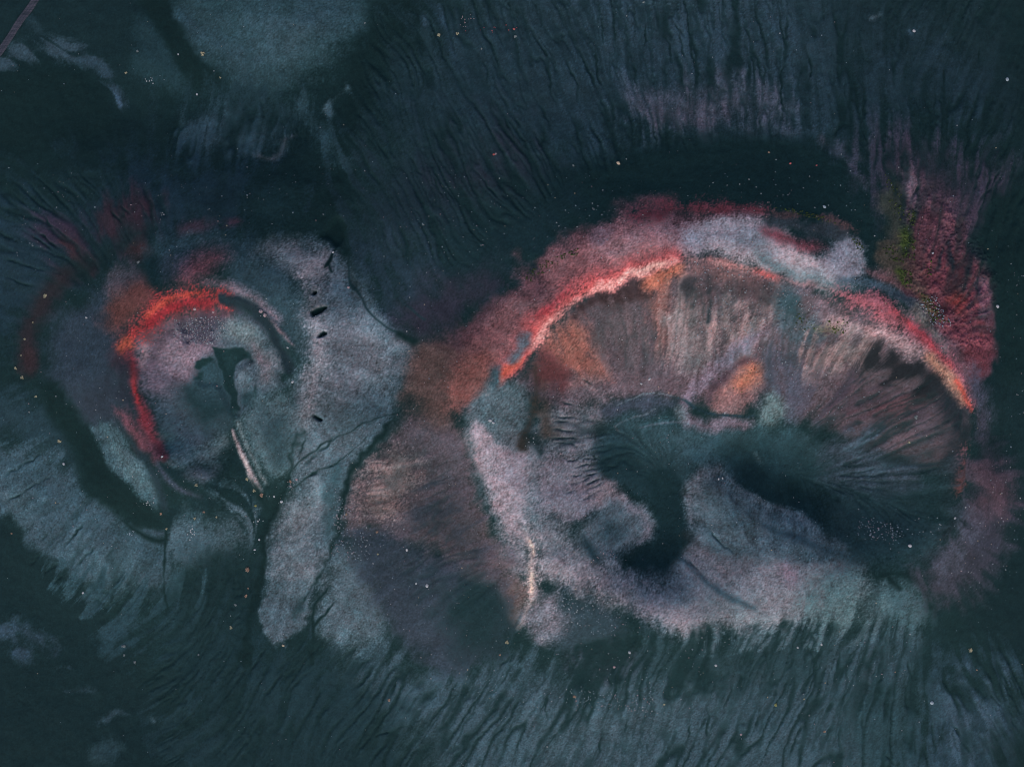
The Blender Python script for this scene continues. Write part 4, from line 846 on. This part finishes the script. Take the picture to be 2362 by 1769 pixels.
def plain_mat(name, col, var=.35, scale=6.0, rough=.9):
    m, nt, b = new_mat(name); b.inputs['Roughness'].default_value = rough
    tc_ = nt.nodes.new('ShaderNodeTexCoord'); n = nd(nt, 'ShaderNodeTexNoise', **{'Scale': scale, 'Detail': 3.0})
    nt.links.new(tc_.outputs['Object'], n.inputs['Vector'])
    cr = nt.nodes.new('ShaderNodeValToRGB')
    cr.color_ramp.elements[0].color = (*[c * (1 - var) for c in col], 1); cr.color_ramp.elements[1].color = (*[min(c * (1 + var), .9) for c in col], 1)
    cr.color_ramp.elements[0].position = .3; cr.color_ramp.elements[1].position = .7
    nt.links.new(n.outputs['Fac'], cr.inputs['Fac']); nt.links.new(cr.outputs['Color'], b.inputs['Base Color'])
    return m

def mesh_np(name, co, faces, mat, smooth=True):
    """faces: (n,3) or (n,4) int array"""
    me = bpy.data.meshes.new(name); k = faces.shape[1]
    me.vertices.add(len(co)); me.vertices.foreach_set('co', np.ascontiguousarray(co, np.float32).ravel())
    me.loops.add(faces.size); me.loops.foreach_set('vertex_index', faces.astype(np.int32).ravel())
    me.polygons.add(len(faces)); me.polygons.foreach_set('loop_start', (np.arange(len(faces)) * k).astype(np.int32))
    if smooth: me.polygons.foreach_set('use_smooth', np.ones(len(faces), bool))
    me.update(); me.validate(clean_customdata=False)
    if mat: me.materials.append(mat)
    return me
def link(name, me, parent=None):
    o = bpy.data.objects.new(name, me); COL.objects.link(o)
    if parent: o.parent = parent
    return o
def tag(o, label=None, cat=None, group=None, kind=None):
    for k, v in (('label', label), ('category', cat), ('group', group), ('kind', kind)):
        if v: o[k] = v
    return o

co_all = np.stack([XW, YW, ZZ], -1).reshape(-1, 3); alb_all = AA.reshape(-1, 3)
idx = np.arange(TY * TX).reshape(TY, TX)
quads = np.stack([idx[1:, :-1], idx[1:, 1:], idx[:-1, 1:], idx[:-1, :-1]], -1)
own = np.zeros((TY - 1, TX - 1), np.int8)          # 0 open ground, 1 small crater, 2 large crater
RIM1 = M([(374,1052),(331,993),(310,929),(304,854),(288,800),(326,730),(391,680),(470,665),(534,675),(600,705),(648,763),(686,843),(690,920),(660,990),(590,1030),(545,1010),(507,1046),(460,1075),(400,1072)])
RIM2 = M([(1150,885),(1207,795),(1281,715),(1367,648),(1484,606),(1591,590),(1708,608),(1805,636),(1922,660),(2029,705),(2130,790),(2195,880),(2242,955),(2248,1030),(2234,1135),(2200,1215),(2118,1285),(2007,1335),(1858,1370),(1708,1400),(1560,1400),(1420,1370),(1330,1330),(1245,1330),(1230,1207),(1185,1121),(1130,1046),(1100,961)])
uc = (ua[:-1] + ua[1:]) / 2; vc = (va[:-1] + va[1:]) / 2
for code, m in ((1, RIM1), (2, RIM2)):
    xi = np.where((uc > m[:, 0].min()) & (uc < m[:, 0].max()))[0]; yi = np.where((vc > m[:, 1].min()) & (vc < m[:, 1].max()))[0]
    A_, B_ = np.meshgrid(uc[xi], vc[yi])
    sub = own[yi[0]:yi[-1]+1, xi[0]:xi[-1]+1]
    sub[poly_sd(A_, B_, m) < 0] = code
for code, nm in ((0, 'ground'), (1, 'crater'), (2, 'crater')):
    q = quads[own == code]
    used, inv = np.unique(q, return_inverse=True)
    me = mesh_np(nm, co_all[used], inv.reshape(-1, 4), mg)
    ca = me.attributes.new('cover', 'FLOAT_COLOR', 'POINT')
    ca.data.foreach_set('color', np.c_[alb_all[used], np.ones(len(used))].astype(np.float32).ravel())
    o = link(nm, me); tag(o, kind='structure')
    if code == 1: tag(o, 'small crater bowl with a glowing red crest and black fan inside', None)
    if code == 2: tag(o, 'large crater bowl under the long red and salmon crest', None)

# ------------------------------------------------------------------ dirt road crossing the top left corner
rm, nt, bs = new_mat('road_dirt')
tco = nt.nodes.new('ShaderNodeTexCoord')
mp = nd(nt, 'ShaderNodeMapping'); mp.inputs['Rotation'].default_value = (0, 0, math.radians(-55)); mp.inputs['Scale'].default_value = (.25, 3.0, 1)
n1 = nd(nt, 'ShaderNodeTexNoise', **{'Scale': 1.3, 'Detail': 4.0}); nt.links.new(tco.outputs['Object'], mp.inputs[0]); nt.links.new(mp.outputs[0], n1.inputs['Vector'])
cr = nt.nodes.new('ShaderNodeValToRGB'); cr.color_ramp.elements[0].position = .32; cr.color_ramp.elements[1].position = .68
cr.color_ramp.elements[0].color = (.022, .030, .042, 1); cr.color_ramp.elements[1].color = (.058, .058, .082, 1)
nt.links.new(n1.outputs['Fac'], cr.inputs['Fac']); nt.links.new(cr.outputs[0], bs.inputs['Base Color'])
rp = M([(140,-90),(108,-40),(82,0),(52,42),(26,82),(5,112),(-20,150),(-70,225)]); rp, _ = smooth_pts(rp, None, False, 2)
sg = np.r_[0, np.cumsum(np.hypot(*np.diff(rp, axis=0).T))]; q = np.arange(0, sg[-1], 3.0)
rx = np.interp(q, sg, rp[:, 0]); ry = np.interp(q, sg, rp[:, 1]); tx = np.gradient(rx); ty = np.gradient(ry); h = np.hypot(tx, ty); tx /= h; ty /= h
prof = [(a_ * .62, b_) for a_, b_ in [(-13.5,-.25),(-11.5,.10),(-9,.16),(-6.5,.02),(-4.5,.0),(-2,.09),(1,.10),(3.5,.0),(6,.02),(8.5,.18),(10.5,.12),(12.5,-.25)]]
rv = np.array([[((x - ty * a) - CX) * S, -((y + tx * a) - CY) * S, gz(x - ty * a, y + tx * a) + .22 + dz] for x, y, tx, ty in zip(rx, ry, tx, ty) for a, dz in prof])
np_ = len(prof); ii = np.arange(len(rx) - 1)[:, None] * np_ + np.arange(np_ - 1)[None]; ii = ii.ravel()
road = link('road', mesh_np('road', rv, np.stack([ii, ii + 1, ii + np_ + 1, ii + np_], 1)[:, ::-1], rm)); tag(road, kind='structure')

# ------------------------------------------------------------------ stones, scrub, moss
import bmesh
def rock_mesh(name, seed, mat, sub=2, flat=.7):
    r = np.random.default_rng(seed); bm = bmesh.new(); bmesh.ops.create_icosphere(bm, subdivisions=sub, radius=.5)
    sx, sy, sz = 1 + .35 * r.random(), .75 + .3 * r.random(), flat * (.8 + .4 * r.random())
    cuts = [(Vector(r.standard_normal(3)).normalized(), .32 + .14 * r.random()) for _ in range(7)]
    for v in bm.verts:
        p = v.co.copy()
        for nrm, d in cuts:
            e = p.dot(nrm) - d
            if e > 0: p -= nrm * e
        v.co = Vector((p.x * sx, p.y * sy, p.z * sz + .18)) + Vector(r.standard_normal(3)) * .018
    me = bpy.data.meshes.new(name); bm.to_mesh(me); bm.free(); me.materials.append(mat); return me
MATS = {'white': plain_mat('pale_stone', (.32, .33, .36), .3), 'pink': plain_mat('pink_stone', (.28, .21, .23), .3),
        'tan': plain_mat('tan_stone', (.40, .32, .24), .3), 'red': plain_mat('red_stone', (.33, .09, .09), .35), 'grey': plain_mat('grey_stone', (.22, .27, .32), .3)}
ROCK = {k: [rock_mesh(k + '_stone', 50 + 7 * i + len(k), m) for i in range(4)] for k, m in MATS.items()}
MATS['straw'] = plain_mat('straw_leaf', (.32, .30, .21), .35); MATS['rust'] = plain_mat('rust_leaf', (.30, .20, .15), .35); MATS['lime'] = plain_mat('lime_leaf', (.28, .28, .11), .35); MATS['dull'] = plain_mat('grey_leaf', (.17, .20, .21), .35)
def place(o, x, y, sink=0.0):
    m = M([(x, y)])[0]; X, Y = world_xy(m); o.location = (X, Y, float(gz(m[0], m[1])) - sink)
TONE = {'white': 'pale', 'pink': 'pinkish', 'tan': 'tan', 'red': 'dull red', 'grey': 'bluish grey'}
n_ind = 0
def stone(x, y, size, colr, label, group=None):
    """one boulder; size in photograph pixels"""
    global n_ind
    o = link('stone', ROCK[colr][random.randrange(4)]); place(o, x, y, .03)
    s_ = size * S * 1.15; o.scale = (s_, s_, s_ * .8); o.rotation_euler.z = random.random() * 6.28
    tag(o, label, 'stone', group); n_ind += 1
def scrub_mesh(seed, mat):
    """cushion of flat arching blades radiating from a low crown, unit radius .5"""
    r = np.random.default_rng(seed); vs, fs = [], []
    for c in range(int(r.integers(3, 6))):
        cx_, cy_ = r.uniform(-.24, .24, 2)
        for b in range(7):
            a = 6.283 * (b + r.random() * .7) / 7; L = r.uniform(.16, .34); wd = r.uniform(.04, .075); hgt = r.uniform(.10, .22)
            d = np.array([math.cos(a), math.sin(a)]); p = np.array([-d[1], d[0]]); base = len(vs)
            for f, wf, z in ((0, .5, .03), (.4, 1, hgt), (.75, .8, hgt * .95), (1, .12, hgt * .5)):
                for sgn in (-1, 1):
                    q = np.array([cx_, cy_]) + d * L * f + p * wd * wf * sgn; vs.append((q[0], q[1], z + .02 * sgn))
            for k in range(3): fs.append((base+2*k, base+2*k+1, base+2*k+3, base+2*k+2))
    me = bpy.data.meshes.new('scrub'); me.from_pydata(vs, [], fs); me.materials.append(mat); me.update(); return me
SCRUB = {k: [scrub_mesh(90 + i + 10 * len(k), MATS[k]) for i in range(3)] for k in ('straw', 'rust', 'lime', 'dull')}
def scrub(x, y, size, colr, label, group='low scrub clumps dotted over the slopes'):
    o = link('scrub_clump', SCRUB[colr][random.randrange(3)]); place(o, x, y, .0)
    s_ = size * S * 1.1; o.scale = (s_, s_, s_); o.rotation_euler.z = random.random() * 6.28
    tag(o, label, 'plant', group)

for x, y, s_, c, l in [
  (468,124,11,'straw','largest straw scrub clump on the top left plateau, beside the black channel'),
  (318,119,9,'dull','dull grey scrub clump on the left lobe of the dark plateau, nearest the road'),
  (291,168,8,'straw','small straw scrub clump at the lower left edge of the left plateau lobe'),
  (508,180,6,'straw','small straw scrub clump where the black channel meets the fluted slope'),
  (103,684,12,'straw','straw scrub clump on the maroon ring left of the small crater'),
  (75,743,5,'straw','tiny straw scrub clump just below the larger one on the maroon ring'),
  (56,784,7,'straw','narrow straw scrub clump above the red patch at the left edge'),
  (47,820,5,'straw','tiny straw scrub clump beside the red patch at the left edge'),
  (37,850,9,'straw','straw scrub clump just under the red patch at the left edge'),
  (52,871,9,'straw','hook shaped straw scrub clump at the head of the black wedge'),
  (82,915,8,'straw','bright straw scrub clump on the left side of the black wedge head'),
  (67,951,6,'dull','small grey scrub clump left of the black wedge on blue grey grit'),
  (138,1018,11,'straw','sprawling straw scrub clump on the left border of the black wedge'),
  (318,605,8,'dull','faint grey scrub clump beside the dark notch above the small crater'),
  (523,520,5,'straw','tiny straw scrub clump on the plum patch north of the small crater'),
  (453,1119,8,'straw','straw scrub clump on the lilac lip below the small crater'),
  (370,1185,8,'rust','rusty scrub clump at the lower tip of the grey tongue'),
  (384,1219,7,'straw','straw scrub clump at the head of the thin black vertical gully'),
  (449,1196,7,'straw','straw scrub clump on the dark cap right of the vertical gully head'),
  (470,1182,7,'rust','rusty scrub clump on the right edge of the dark cap'),
  (499,1192,6,'straw','faint straw scrub clump right of the white stone cluster'),
  (26,1231,6,'rust','rusty scrub clump at the left edge where grey grit meets black sand'),
  (569,1103,10,'straw','straw scrub clump on the left side of the pale streak'),
  (587,1131,8,'straw','straw scrub clump near the foot of the pale streak, left side'),
  (605,1142,12,'rust','widest rusty scrub clump at the foot of the pale streak'),
  (589,1167,7,'lime','yellow green scrub clump below the pale streak on black sand'),
  (669,1111,8,'rust','rusty scrub clump on the left bank where the black gullies join'),
  (572,1313,16,'rust','broad rusty scrub cluster on the black gully left of the pale rib'),
  (572,1357,5,'rust','tiny rusty scrub clump in the black gully below the broad cluster'),
  (567,1374,9,'rust','pinkish brown scrub clump in the black gully, third below the broad cluster'),
  (543,1395,8,'dull','grey hook shaped scrub clump left of the black gully'),
  (532,1446,10,'straw','pale scrub clump lowest along the black gully'),
  (286,1490,11,'dull','bluish scrub clump on the edge of the black lower left ground'),
  (288,1510,7,'dull','thin grey scrub clump just below the bluish one at lower left'),
  (313,1526,10,'dull','loose grey scrub clump lowest on the edge of the black lower left ground'),
  (458,1510,7,'dull','narrow grey scrub clump amid the dark lower left flutes'),
  (798,1186,8,'rust','orange scrub clump on the brown bank right of the winding black gully'),
  (869,1227,7,'rust','small orange scrub clump on the brown west flank'),
  (872,1278,6,'straw','small yellowish scrub clump on the blue grey west flank'),
  (1014,80,11,'straw','straw scrub clump left of the pair under the pinkish stones at top centre'),
  (1054,78,8,'straw','narrow straw scrub clump right of the pair under the pinkish stones at top centre'),
  (842,55,6,'dull','small grey scrub clump at the right border of the top plateau'),
  (1189,85,9,'dull','greenish grey scrub clump on the ribbed north slope'),
  (1110,113,6,'dull','small grey scrub clump below the row on the upper north slope'),
  (1484,5,8,'dull','grey scrub clump cut by the top edge of the picture'),
  (1322,383,6,'dull','small grey scrub clump where the ribs fade into the black band'),
  (1774,351,6,'rust','bright orange scrub clump alone on the black band'),
  (2113,962,12,'dull','loose grey scrub clump high on the dark inner east wall'),
  (2098,1021,9,'straw','greenish straw scrub clump lower on the dark inner east wall'),
  (1169,1480,9,'straw','straw scrub clump below the V shaped ash tip'),
  (1153,1509,6,'rust','small rusty scrub clump second below the V shaped ash tip'),
  (1325,1605,9,'rust','orange scrub clump beside the stone field on the south slope'),
  (1533,1625,8,'straw','pale scrub clump on the south slope right of the stone field'),
  (1262,1723,7,'dull','grey scrub clump near the bottom edge, centre'),
  (899,1613,9,'rust','faint brown scrub clump on the ragged grey flutes at bottom centre left'),
  (1790,1625,11,'lime','yellow scrub clump alone on the ribbed south slope'),
  (2239,1502,13,'straw','scattered straw scrub cluster on the black ground at lower right'),
  (1854,1612,6,'straw','small straw scrub clump right of the yellow one on the south slope'),
  (1902,1687,7,'rust','pinkish scrub clump in a black gully near the bottom right'),
  (2065,1549,5,'rust','tiny red brown scrub clump on the smooth slope at lower right'),
  (2254,1545,5,'rust','tiny rusty scrub clump just below the scattered cluster at lower right'),
  (1867,1650,6,'dull','dull scrub clump on a rib low on the south slope, right of the yellow clump')]:
    scrub(x, y, s_, c, l)
for x, y, s_, c, l in [
  (1426,377,8,'tan','tan oval stone lying alone on the black band'),
  (1498,874,5.5,'white','bright white stone, right one of the pair above the curved paths'),
  (1479,885,4.5,'white','white stone, left one of the pair above the curved paths'),
  (1658,1105,4.5,'white','white stone on the crown of the central ash mound, left of two'),
  (1667,1103,4,'white','white stone on the crown of the central ash mound, right of two'),
  (1672,952,4,'white','small white stone on the dark path below the orange hollow'),
  (2300,707,5.5,'white','bright white stone on black sand beyond the red eastern shoulder'),
  (2109,71,6,'white','bright pale stone on the dark slope at upper right'),
  (2152,584,4,'white','pale stone on the plum shoulder right of the olive moss'),
  (411,126,3.5,'white','lone white stone in the black channel on the plateau'),
  (454,218,4,'white','lone white stone at the top of the fluted slope'),
  (146,1070,4.5,'white','lone white stone in the black wedge below the sprawling scrub'),
  (200,733,4.5,'white','bright stone on the slate slope left of the red crest'),
  (191,1367,4.5,'white','white stone at the ragged grey edge, lower left'),
  (649,1157,5.5,'white','pale stone in the main black gully between the craters'),
  (632,1145,4,'white','small white stone on grey ground left of the main black gully'),
  (684,1106,5,'pink','pink stone on the right bank of the main black gully'),
  (938,1268,5,'white','bright stone on the brown west flank of the large crater'),
  (985,1350,6,'white','larger white stone of two on the dark blue west flank'),
  (960,1345,4,'white','small white stone left of the larger one on the dark blue west flank'),
  (803,663,5.5,'pink','pinkish white stone at the head of the dark crack on the ash plateau'),
  (768,582,4.5,'white','white stone in the crack under the black notch'),
  (663,802,4,'white','small pale stone on the east inner bench of the small crater'),
  (675,881,5,'white','white stone at the right end of the black line in the small crater'),
  (374,1053,5,'white','white stone at the lower end of the red crest of the small crater'),
  (602,718,8,'pink','larger pink boulder on the east crest of the small crater'),
  (612,727,7,'pink','smaller pink boulder just below the larger one on the east crest'),
  (449,713,6,'pink','pink boulder under the red crest, left of the rubble'),
  (492,720,5,'pink','pink boulder at the right end of the rubble under the red crest'),
  (1452,1504,5.5,'white','white stone below the plum patch on the south slope'),
  (1417,1538,5.5,'pink','pinkish stone on the south slope above the stone field'),
  (1251,1471,5.5,'white','pale stone on the ridge right of the V shaped tip'),
  (1895,1486,5,'white','bright stone beside a black gully on the south slope'),
  (1841,1494,4,'white','small white stone left of the bright one by the gully'),
  (1651,1534,4.5,'white','lone white stone between black gullies on the south slope'),
  (2098,1258,6,'white','brightest white stone at the foot of the inner east wall'),
  (2149,1620,8,'grey','bluish grey stone on the smooth slope at lower right'),
  (2202,1195,4.5,'white','white stone on the dark foot of the east rim'),
  (1901,478,7,'grey','grey stone on the black band above the rim bench'),
  (1884,382,4,'red','small red stone on the black band, right side'),
  (1823,377,5,'red','red stone in the middle of the black band'),
  (1139,357,5,'red','dull red stone on the north west slope'),
  (1144,356,4,'pink','pinkish stone touching the dull red one on the north west slope'),
  (1186,67,5,'red','dull red stone on the upper north slope'),
  (653,1488,5,'tan','tan stone at the lower end of the pale rib'),
  (1709,1693,5,'pink','pinkish stone low on the ribbed south slope'),
  (2324,183,8,'grey','grey stone at the right edge, upper part'),
  (1130,970,6,'white','white stone on the teal ash below the crest notch'),
  (1138,975,5,'white','second white stone right below the first on the teal ash'),
  (587,1268,4,'white','white stone in the black gully left of the pale rib'),
  (597,1245,4,'white','small white stone higher in the black gully left of the pale rib'),
  ]:
    stone(x, y, s_, c, l)
ORD = 'first second third fourth fifth sixth seventh eighth ninth tenth eleventh twelfth thirteenth fourteenth fifteenth sixteenth seventeenth eighteenth nineteenth twentieth twenty-first twenty-second twenty-third twenty-fourth twenty-fifth twenty-sixth'.split()
CLUST = [
 (352,184,22,9,12,'white','small white stones on the left lobe of the plateau','white stones on the left plateau lobe'),
 (440,1229,8,14,16,'white','white stones packed tightly under the small crater','tight cluster of white stones'),
 (306,1231,15,7,10,'grey','grey stones beside the dark arc under the crater','grey stones beside the dark arc'),
 (338,1158,14,8,8,'white','white stones along the edge of the grey tongue','white stones on the edge of the grey tongue'),
 (377,491,9,6,5,'white','white stones above the plum patches','white stones above the plum patches'),
 (1077,42,14,16,14,'pink','pinkish stones strewn on the dark slope at top centre','pinkish stones at top centre'),
 (1120,65,60,8,10,'red','reddish stones in the thin row at top centre','reddish stones in a thin row at top centre'),
 (671,1122,9,10,9,'pink','pinkish stones heaped where the black gullies join','pinkish stones at the gully junction'),
 (595,1203,9,8,8,'white','white stones below the pale streak','white stones below the pale streak'),
 (778,1195,14,32,24,'white','white stones along the winding black gully','white stones along the winding black gully'),
 (850,1265,60,40,18,'white','white stones scattered on the dark west flank','white stones on the dark west flank'),
 (1345,1405,55,34,22,'white','white stones right of the V shaped tip','white stones right of the V shaped tip'),
 (1340,1605,70,26,16,'white','white stones in the southern stone field','stones in the left half of the southern stone field'),
 (1460,1622,80,30,16,'pink','pinkish stones in the southern stone field','stones in the right half of the southern stone field'),
 (2040,1225,90,34,16,'white','white stones at the foot of the inner east wall','white stones at the foot of the inner east wall'),
 (2160,1190,40,30,8,'white','white stones under the plum east rim','white stones below the plum east rim'),
 (1360,500,130,50,22,'white','white stones north of the salmon bench','white stones north of the salmon bench'),
 (1800,440,140,60,24,'white','small white stones on the black band','white stones on the black band'),
 (1400,1280,30,10,14,'pink','pinkish stones left of the dark floor lobe','pinkish stones on the western floor mound'),
 (1225,1015,24,14,10,'white','white stones on the black lumps of the terrace','white stones on the black lumps'),
]
tot = sum(c[4] for c in CLUST)
for x, y, rx_, ry_, n_, c, l, g in CLUST:
    r = np.random.default_rng(int(x * 7 + y))
    spots = sorted([tuple(np.clip(r.standard_normal(2) * .6, -1.2, 1.2)) for k in range(n_)])
    for k, (a, b) in enumerate(spots):              # told apart by their order from the left
        stone(x + a * rx_, y + b * ry_, float(r.uniform(1.3, 2.5)), c, '%s from the left of the %s' % (ORD[k], l), g)
# everything smaller or beyond counting: pebbles, cinder rubble, moss
ico = bmesh.new(); bmesh.ops.create_icosphere(ico, subdivisions=1, radius=.5)
IV = np.array([v.co for v in ico.verts]); IF = np.array([[v.index for v in f.verts] for f in ico.faces]); ico.free()
def litter(name, mats_w, pts, sizes, label, cat, flat=.75, seed=5):
    r = np.random.default_rng(seed); n = len(pts); m = pts
    X, Y = world_xy(m); zz = gz(m[:, 0], m[:, 1]); sz = sizes * S
    V_ = IV[None] * (1 + .25 * r.standard_normal((n, len(IV), 1))) * sz[:, None, None] * np.stack([r.uniform(.8,1.3,n), r.uniform(.8,1.3,n), np.full(n, flat)], 1)[:, None, :]
    V_ = V_ + np.stack([X, Y, zz + sz * .22], 1)[:, None, :]
    F_ = IF[None] + (np.arange(n) * len(IV))[:, None, None]
    me = mesh_np(name, V_.reshape(-1, 3), F_.reshape(-1, 3), None, False)
    w = np.cumsum([b for a, b in mats_w]); pick = np.searchsorted(w, r.random(n) * w[-1])
    for a, b in mats_w: me.materials.append(MATS[a])
    me.polygons.foreach_set('material_index', np.repeat(pick, len(IF)).astype(np.int32)); me.update()
    tag(link(name, me), label, cat, kind='stuff')
def scatter(poly, n, seed):
    m = M(poly); r = np.random.default_rng(seed); lo, hi = m.min(0), m.max(0); out = np.zeros((0, 2))
    while len(out) < n:
        p = lo + r.random((n * 2, 2)) * (hi - lo); p = p[poly_sd(p[:, 0], p[:, 1], m) < 0]; out = np.vstack([out, p])
    return out[:n]
FULL = [(-60,-40),(2420,-40),(2420,1810),(-60,1810)]
cand = scatter(FULL, 26000, 3)
tone = bil(IMG.mean(-1), cand[:, 0], cand[:, 1]); clum = bil(MO2, cand[:, 0], cand[:, 1])
r = np.random.default_rng(9)
incr = (poly_sd(cand[:, 0], cand[:, 1], M([(60,420),(700,380),(1250,400),(2060,420),(2362,600),(2362,1400),(2100,1560),(1200,1700),(700,1300),(300,1300),(0,1100)])) < 0)
keep = r.random(len(cand)) < np.where(incr, .2, .03) * np.clip(.7 + .5 * clum, .1, 1.6)
peb = cand[keep]
litter('pebbles', [('white', 5), ('pink', 2), ('grey', 3), ('tan', 1)], peb, 1.1 + 1.6 * r.random(len(peb)) ** 3, 'pale pebbles strewn thinly over the crater slopes and ash', 'gravel')
zs = [([(400,735),(500,730),(530,760),(490,795),(400,790)], 420, 'pink'), ([(2110,690),(2160,680),(2200,760),(2150,750)], 160, 'pink'), ([(1300,1360),(1450,1420),(1440,1470),(1290,1450)], 90, 'white'), ([(1320,1590),(1520,1600),(1500,1650),(1330,1630)], 110, 'white'), ([(1980,1190),(2100,1220),(2080,1260),(1980,1240)], 120, 'white'), ([(1700,720),(1950,880),(2080,930),(1900,980),(1780,880)], 90, 'grey'), ([(770,1120),(830,1200),(860,1300),(760,1290)], 160, 'white'), ([(1600,600),(1900,660),(1900,760),(1600,780)], 400, 'pink')]
allp = np.vstack([scatter(q, n_, 30 + i) for i, (q, n_, c) in enumerate(zs)])
r = np.random.default_rng(19)
litter('rubble', [('pink', 2), ('grey', 5), ('white', 1)], allp, 1.2 + 1.8 * r.random(len(allp)) ** 2, 'broken cinder rubble lying thickest under the red crest of the small crater', 'rubble', seed=8)
MATS['moss'] = plain_mat('moss', (.045, .07, .018), .5, 1.5); MATS['moss_dark'] = plain_mat('moss_dark', (.035, .05, .022), .5, 1.5)
mz = [([(2085,530),(2112,555),(2112,600),(2080,595)], 120), ([(2072,620),(2108,628),(2102,668),(2080,655)], 110), ([(2095,470),(2112,490),(2112,525),(2092,510)], 50), ([(2035,570),(2060,560),(2090,610),(2050,600)], 60), ([(2130,610),(2150,600),(2150,640),(2132,640)], 40), ([(2120,670),(2150,690),(2190,745),(2150,740)], 90), ([(1905,735),(1955,735),(1960,768),(1920,770)], 60), ([(1830,720),(1870,725),(1890,760),(1840,765)], 40), ([(1960,540),(1985,560),(1995,580),(1975,575)], 40), ([(1780,478),(1830,482),(1900,500),(1945,520),(1900,512)], 90), ([(1200,640),(1260,600),(1330,575),(1300,600),(1230,650)], 90), ([(2040,400),(2080,450),(2090,520),(2050,480)], 60), ([(1300,585),(1340,570),(1330,600)], 20), ([(1650,875),(1740,850),(1740,900),(1690,910)], 10)]
mp_ = np.vstack([scatter(q, n_, 60 + i) for i, (q, n_) in enumerate(mz)])
litter('moss', [('moss', 2), ('moss_dark', 2)], mp_, 1.5 + 2.4 * r.random(len(mp_)) ** 2, 'green moss cushions growing in patches on the eastern shoulder and rim', 'moss', .4, 12)
print('individual stones', n_ind)
